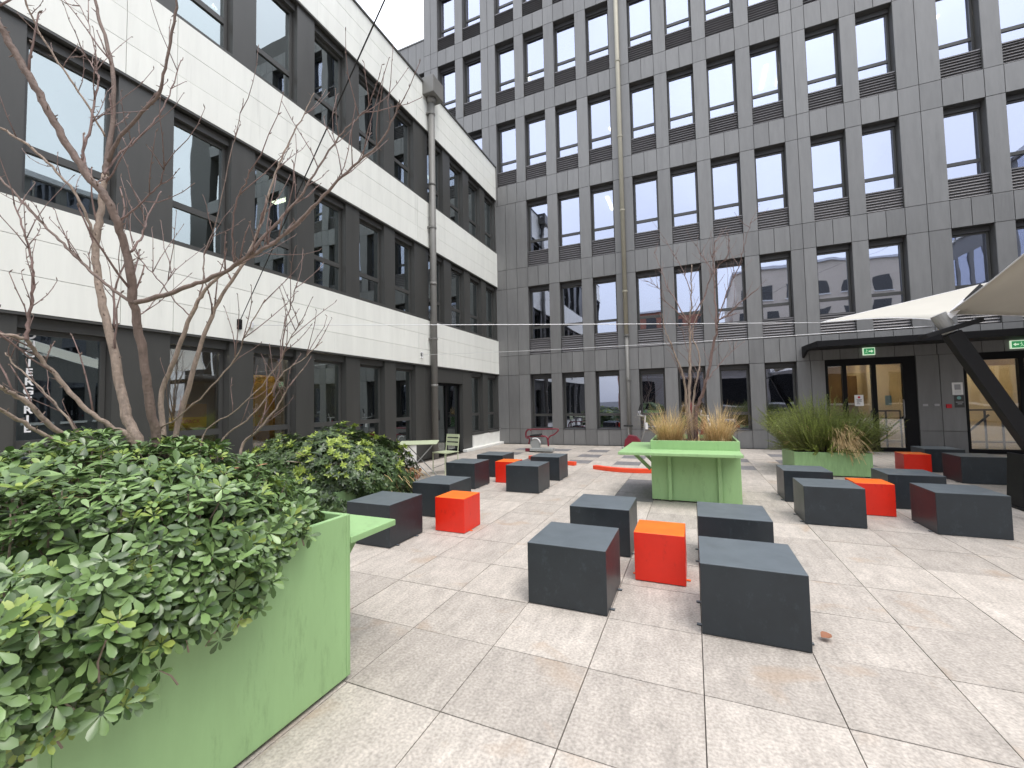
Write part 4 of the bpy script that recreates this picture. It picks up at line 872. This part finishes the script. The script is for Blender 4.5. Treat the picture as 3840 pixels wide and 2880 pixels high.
stem2([(560, 1300), (590, 1150), (545, 1030), (530, 920)], 7.4, 7.6, .010, .003, tw=4)
stem2([(700, 1330), (810, 1180), (900, 1090), (1000, 1010)], 7.2, 7.5, .008, .003, tw=4)
tag(tw2.build('twigs', 'bark_red', t2, True), kind='stuff'); tag(bd2.build('buds', 'bark_brown', t2), kind='stuff')

# ================================================================== FURNITURE AND GYM
tb = thing('bistro_table', 'pale green folding bistro table with crossed thin legs by the white wall', 'table', (-5.28, 7.30, 0), rz=R(30))
MB().box(-.40, .40, -.40, .40, .722, .745).build('table_top', 'chair_green', tb, bevel=.006)
for sy in (-.33, .33):
    MB().tube([(-.33, sy, .72), (.33, sy, .012)], .011, 6).build('leg', 'steel_grey', tb); MB().tube([(.33, sy - .02, .72), (-.33, sy - .02, .012)], .011, 6).build('leg', 'steel_grey', tb)
MB().tube([(-.33, -.36, .012), (-.33, .36, .012)], .011).tube([(.33, -.36, .012), (.33, .36, .012)], .011).build('foot_bar', 'steel_grey', tb)
def chair(x, y, rz, label):
    t = thing('bistro_chair', label, 'chair', (x, y, 0), rz=rz)
    for sx in (-.19, .19):
        MB().tube([(sx, -.20, .0), (sx, -.20, .44), (sx, .0, .455)], .011, 6).build('front_leg', 'chair_green', t); MB().tube([(sx, .20, .0), (sx, .19, .45), (sx, .24, .84)], .011, 6).build('back_leg', 'chair_green', t)
    for i in range(6): MB().box(-.205, .205, -.21 + i * .072, -.15 + i * .072, .455, .470).build('seat_slat', 'chair_green', t)
    for i in range(3): MB().bar((-.20, .205 + i * .018, .62 + i * .095), (.20, .205 + i * .018, .62 + i * .095), .012, .065, (0, 0, 1)).build('back_slat', 'chair_green', t)
    MB().tube([(-.19, -.2, .12), (.19, .2, .3)], .007).tube([(.19, -.2, .12), (-.19, .2, .3)], .007).build('cross_brace', 'steel_grey', t); return t
chair(-5.08, 8.02, R(-14), 'pale green slatted bistro chair beside the glazed side door')
chair(-5.92, 6.95, R(100), 'pale green slatted bistro chair half hidden by the dark shrub')

def arc_kerb(label, pts):
    P = smooth([Vector(p) for p in pts], 8); t = thing('orange_kerb', label, 'kerb', P[0]); m = MB(); n = len(P)
    for i, p in enumerate(P):
        d = (P[min(i + 1, n - 1)] - P[max(i - 1, 0)]).normalized(); s_ = Vector((-d.y, d.x, 0)) * .06; q = p - P[0]
        m.v += [tuple(q - s_), tuple(q + s_), tuple(q + s_ + Vector((0, 0, .085))), tuple(q - s_ + Vector((0, 0, .085)))]
    for i in range(n - 1):
        for k in range(4): m.f.append((4 * i + k, 4 * i + (k + 1) % 4, 4 * i + 4 + (k + 1) % 4, 4 * i + 4 + k))
    m.f += [(3, 2, 1, 0), (4 * n - 4, 4 * n - 3, 4 * n - 2, 4 * n - 1)]; m.build('strip', 'orange_kerb', t, bevel=.006)
arc_kerb('low orange curved kerb reaching behind the green counter planter', [(-2.08, 9.46, .002), (-1.6, 9.24, .002), (-1.1, 9.20, .002), (-.5, 9.38, .002), (.1, 9.8, .002)])
arc_kerb('low orange curved kerb running behind the block seats by the bistro table', [(-2.62, 9.84, .002), (-3.1, 9.98, .002), (-3.6, 10.25, .002), (-4.1, 10.72, .002)])

# rowing-type machine
gy = Vector((-4.35, 12.3, 0)); gm = thing('rowing_machine', 'dark red tubular outdoor exercise machine on grey base by the grey wall', 'exercise machine', gy)
def k13(x, z): return Vector((x * .946 + 4.35, 0, H + (z - H) * .946))
MB().tube(smooth([k13(-5.02, .16), k13(-4.99, .33), k13(-5.11, .38), k13(-5.10, .56), k13(-5.0, .64), k13(-4.92, .60)], 4), .026, 8).build('rear_handle', 'gym_red', gm, True)
MB().tube(smooth([k13(-5.06, .40), k13(-4.7, .42), k13(-4.42, .41), k13(-4.36, .30), k13(-4.34, .10)], 4), .028, 8).build('frame', 'gym_red', gm, True)
MB().tube(smooth([k13(-4.36, .28), k13(-4.28, .42), k13(-4.14, .48), k13(-4.0, .61), k13(-4.06, .66), k13(-4.5, .65), k13(-4.95, .645)], 4), .020, 8).build('front_handle', 'gym_red', gm, True)
MB().prism([k13(-4.93, .42) + Vector((0, -.16, 0)), k13(-4.58, .44) + Vector((0, -.16, 0)), k13(-4.62, .50) + Vector((0, -.16, 0)), k13(-4.9, .47) + Vector((0, -.16, 0))], (0, .32, 0)).build('seat', 'rubber', gm, bevel=.008)
dk = MB(); c0 = k13(-4.74, .17); dk.tube([c0 + Vector((0, -.13, 0)), c0 + Vector((0, -.05, 0))], .155, 20); dk.build('flywheel', 'gym_grey', gm)
MB().tube([c0 + Vector((0, -.135, .02)) + Vector((.165 * math.cos(a), 0, .165 * math.sin(a))) for a in np.linspace(.1, 2.2, 10)], .022, 6).build('wheel_guard', 'steel_white', gm, True)
MB().box(-.30, .42, -.20, .10, .03, .13).build('base', 'gym_grey', gm, bevel=.02)
for x in (-.24, .02): MB().box(x - .08, x + .09, -.17, .12, 0, .032).build('foot', 'rubber', gm)
MB().box(-.5, -.30, -.06, .06, 0, .10).build('rear_foot', 'gym_red', gm, bevel=.01)
# exercise bikes
def bike(x, y, label, flip=1):
    t = thing('exercise_bike', label, 'exercise machine', (x, y, 0)); f_ = flip
    hood = MB(); pts = [(f_ * (-.27), -.07, .04), (f_ * .26, -.07, .04), (f_ * .25, -.07, .24), (f_ * .12, -.07, .41), (f_ * (-.10), -.07, .45), (f_ * (-.24), -.07, .28)]; hood.prism(pts, (0, .14, 0)); hood.build('wheel_cover', 'gym_red', t, bevel=.02)
    MB().box(-.35, .9, -.05, .05, 0, .045).build('base', 'steel_grey', t, bevel=.01)
    MB().tube([(f_ * -.12, 0, .40), (f_ * -.13, 0, .70)], .025, 8).build('seat_post', 'steel_grey', t); sd_ = MB(); sd_.prism([(f_ * -.26, -.10, .70), (f_ * -.24, .10, .70), (f_ * .02, .03, .70), (f_ * .02, -.03, .70)], (0, 0, .055)); sd_.build('saddle', 'rubber', t, bevel=.012)
    MB().tube([(f_ * .18, 0, .05), (f_ * .36, 0, .55), (f_ * .40, 0, 1.05)], .028, 8).build('column', 'steel_grey', t, True)
    for s_ in (-1, 1):
        MB().tube([(f_ * .40, 0, 1.03), (f_ * .36, s_ * .20, 1.03), (f_ * .20, s_ * .24, 1.06), (f_ * .24, s_ * .24, 1.22)], .016, 6).build('handlebar', 'steel', t, True)
        MB().tube([(f_ * .24, s_ * .24, 1.20), (f_ * .30, s_ * .24, 1.40)], .022, 6).build('grip', 'rubber', t)
    MB().box(.40, .47, -.06, .06, .62, .82).build('panel', 'steel_white', t, bevel=.004); return t
bike(-1.78, 13.75, 'grey outdoor exercise bike with dark red wheel cover against the grey facade')
b2 = bike(.0, 13.6, 'red outdoor exercise machine seen behind the slender bare tree'); MB().tube([(.1, .05, .4), (-.1, .05, 1.5)], .05, 8).build('red_column', 'gym_red', b2); MB().tube([(.1, .05, .1), (.35, .05, .9)], .05, 8).build('red_brace', 'gym_red', b2)

# fallen leaves on the paving
for i, (x, y, lab) in enumerate(((.68, 3.20, 'curled orange brown fallen leaf touching the corner of a block seat'), (-1.02, 4.02, 'small rust red fallen leaf on open paving beside two block seats'), (-1.95, 1.62, None))):
    if lab is None: continue
    t = thing('fallen_leaf', lab, 'leaf', (x, y, .012), rz=rng.uniform(0, 6)); v, fc = leaf_verts(.075, .06, .5, -.5, False)
    me = bpy.data.meshes.new('blade'); me.from_pydata(v, [], fc); me.materials.append(MATS['leaf_dead']); me.polygons.foreach_set('use_smooth', [True] * len(fc)); link('blade', me, t, (0, 0, .012), (.2, .15, 0))

# ================================================================== SURROUNDINGS MIRRORED IN THE WINDOWS (they stand behind and beside the viewer)
def block(name, label, x0, x1, y0, y1, h, wm_, win, face, storey=3.1, wz=1.5, wx=1.3, pitch=2.6, z0=0.0):
    t = thing(name, label, 'building', ((x0 + x1) / 2, (y0 + y1) / 2, z0)); a, b = (x1 - x0) / 2, (y1 - y0) / 2
    MB().box(-a, a, -b, b, 0, h).build('wall', wm_, t); MB().box(-a - .2, a + .2, -b - .2, b + .2, h, h + .25).build('roof', 'roof_pale', t); m = MB(); s_ = MB()
    L = 2 * a if face in 'NS' else 2 * b; n = int(L / pitch); k = 0
    while 1.0 + k * storey + wz < h:
        for i in range(n):
            c = -L / 2 + (i + .5) * L / n; z = 1.0 + k * storey
            if face == 'N': m.box(c - wx / 2, c + wx / 2, b - .05, b + .03, z, z + wz); s_.box(c - wx / 2 - .1, c + wx / 2 + .1, b, b + .12, z - .12, z)
            else: m.box(-a - .03, -a + .05, c - wx / 2, c + wx / 2, z, z + wz); s_.box(-a - .12, -a, c - wx / 2 - .1, c + wx / 2 + .1, z - .12, z)
        k += 1
    if m.v: m.build('windows', win, t); s_.build('sills', 'plinth', t)
block('pavilion', 'low pale roofed pavilion across the court mirrored in the first floor panes', -6.0, 16, -16, -9, 4.0, 'room', 'frame_black', 'N', 3.0, 2.2, 2.4, 3.2)
block('apartment_block', 'cream apartment block beyond the pavilion mirrored in the grey facade windows', 5, 26, -40, -28, 17, 'cream', 'frame', 'N')
block('brick_block', 'red brick block beyond the pavilion mirrored in the grey facade windows', -9, 3, -36, -27, 12.5, 'brick_red', 'frame', 'N')
block('opposite_wing', 'grey wing opposite the white banded facade mirrored in its panes', 15, 26, -8, 14, 13.0, 'zinc', 'glass', 'W', 3.3, 2.0, .85, 1.25)
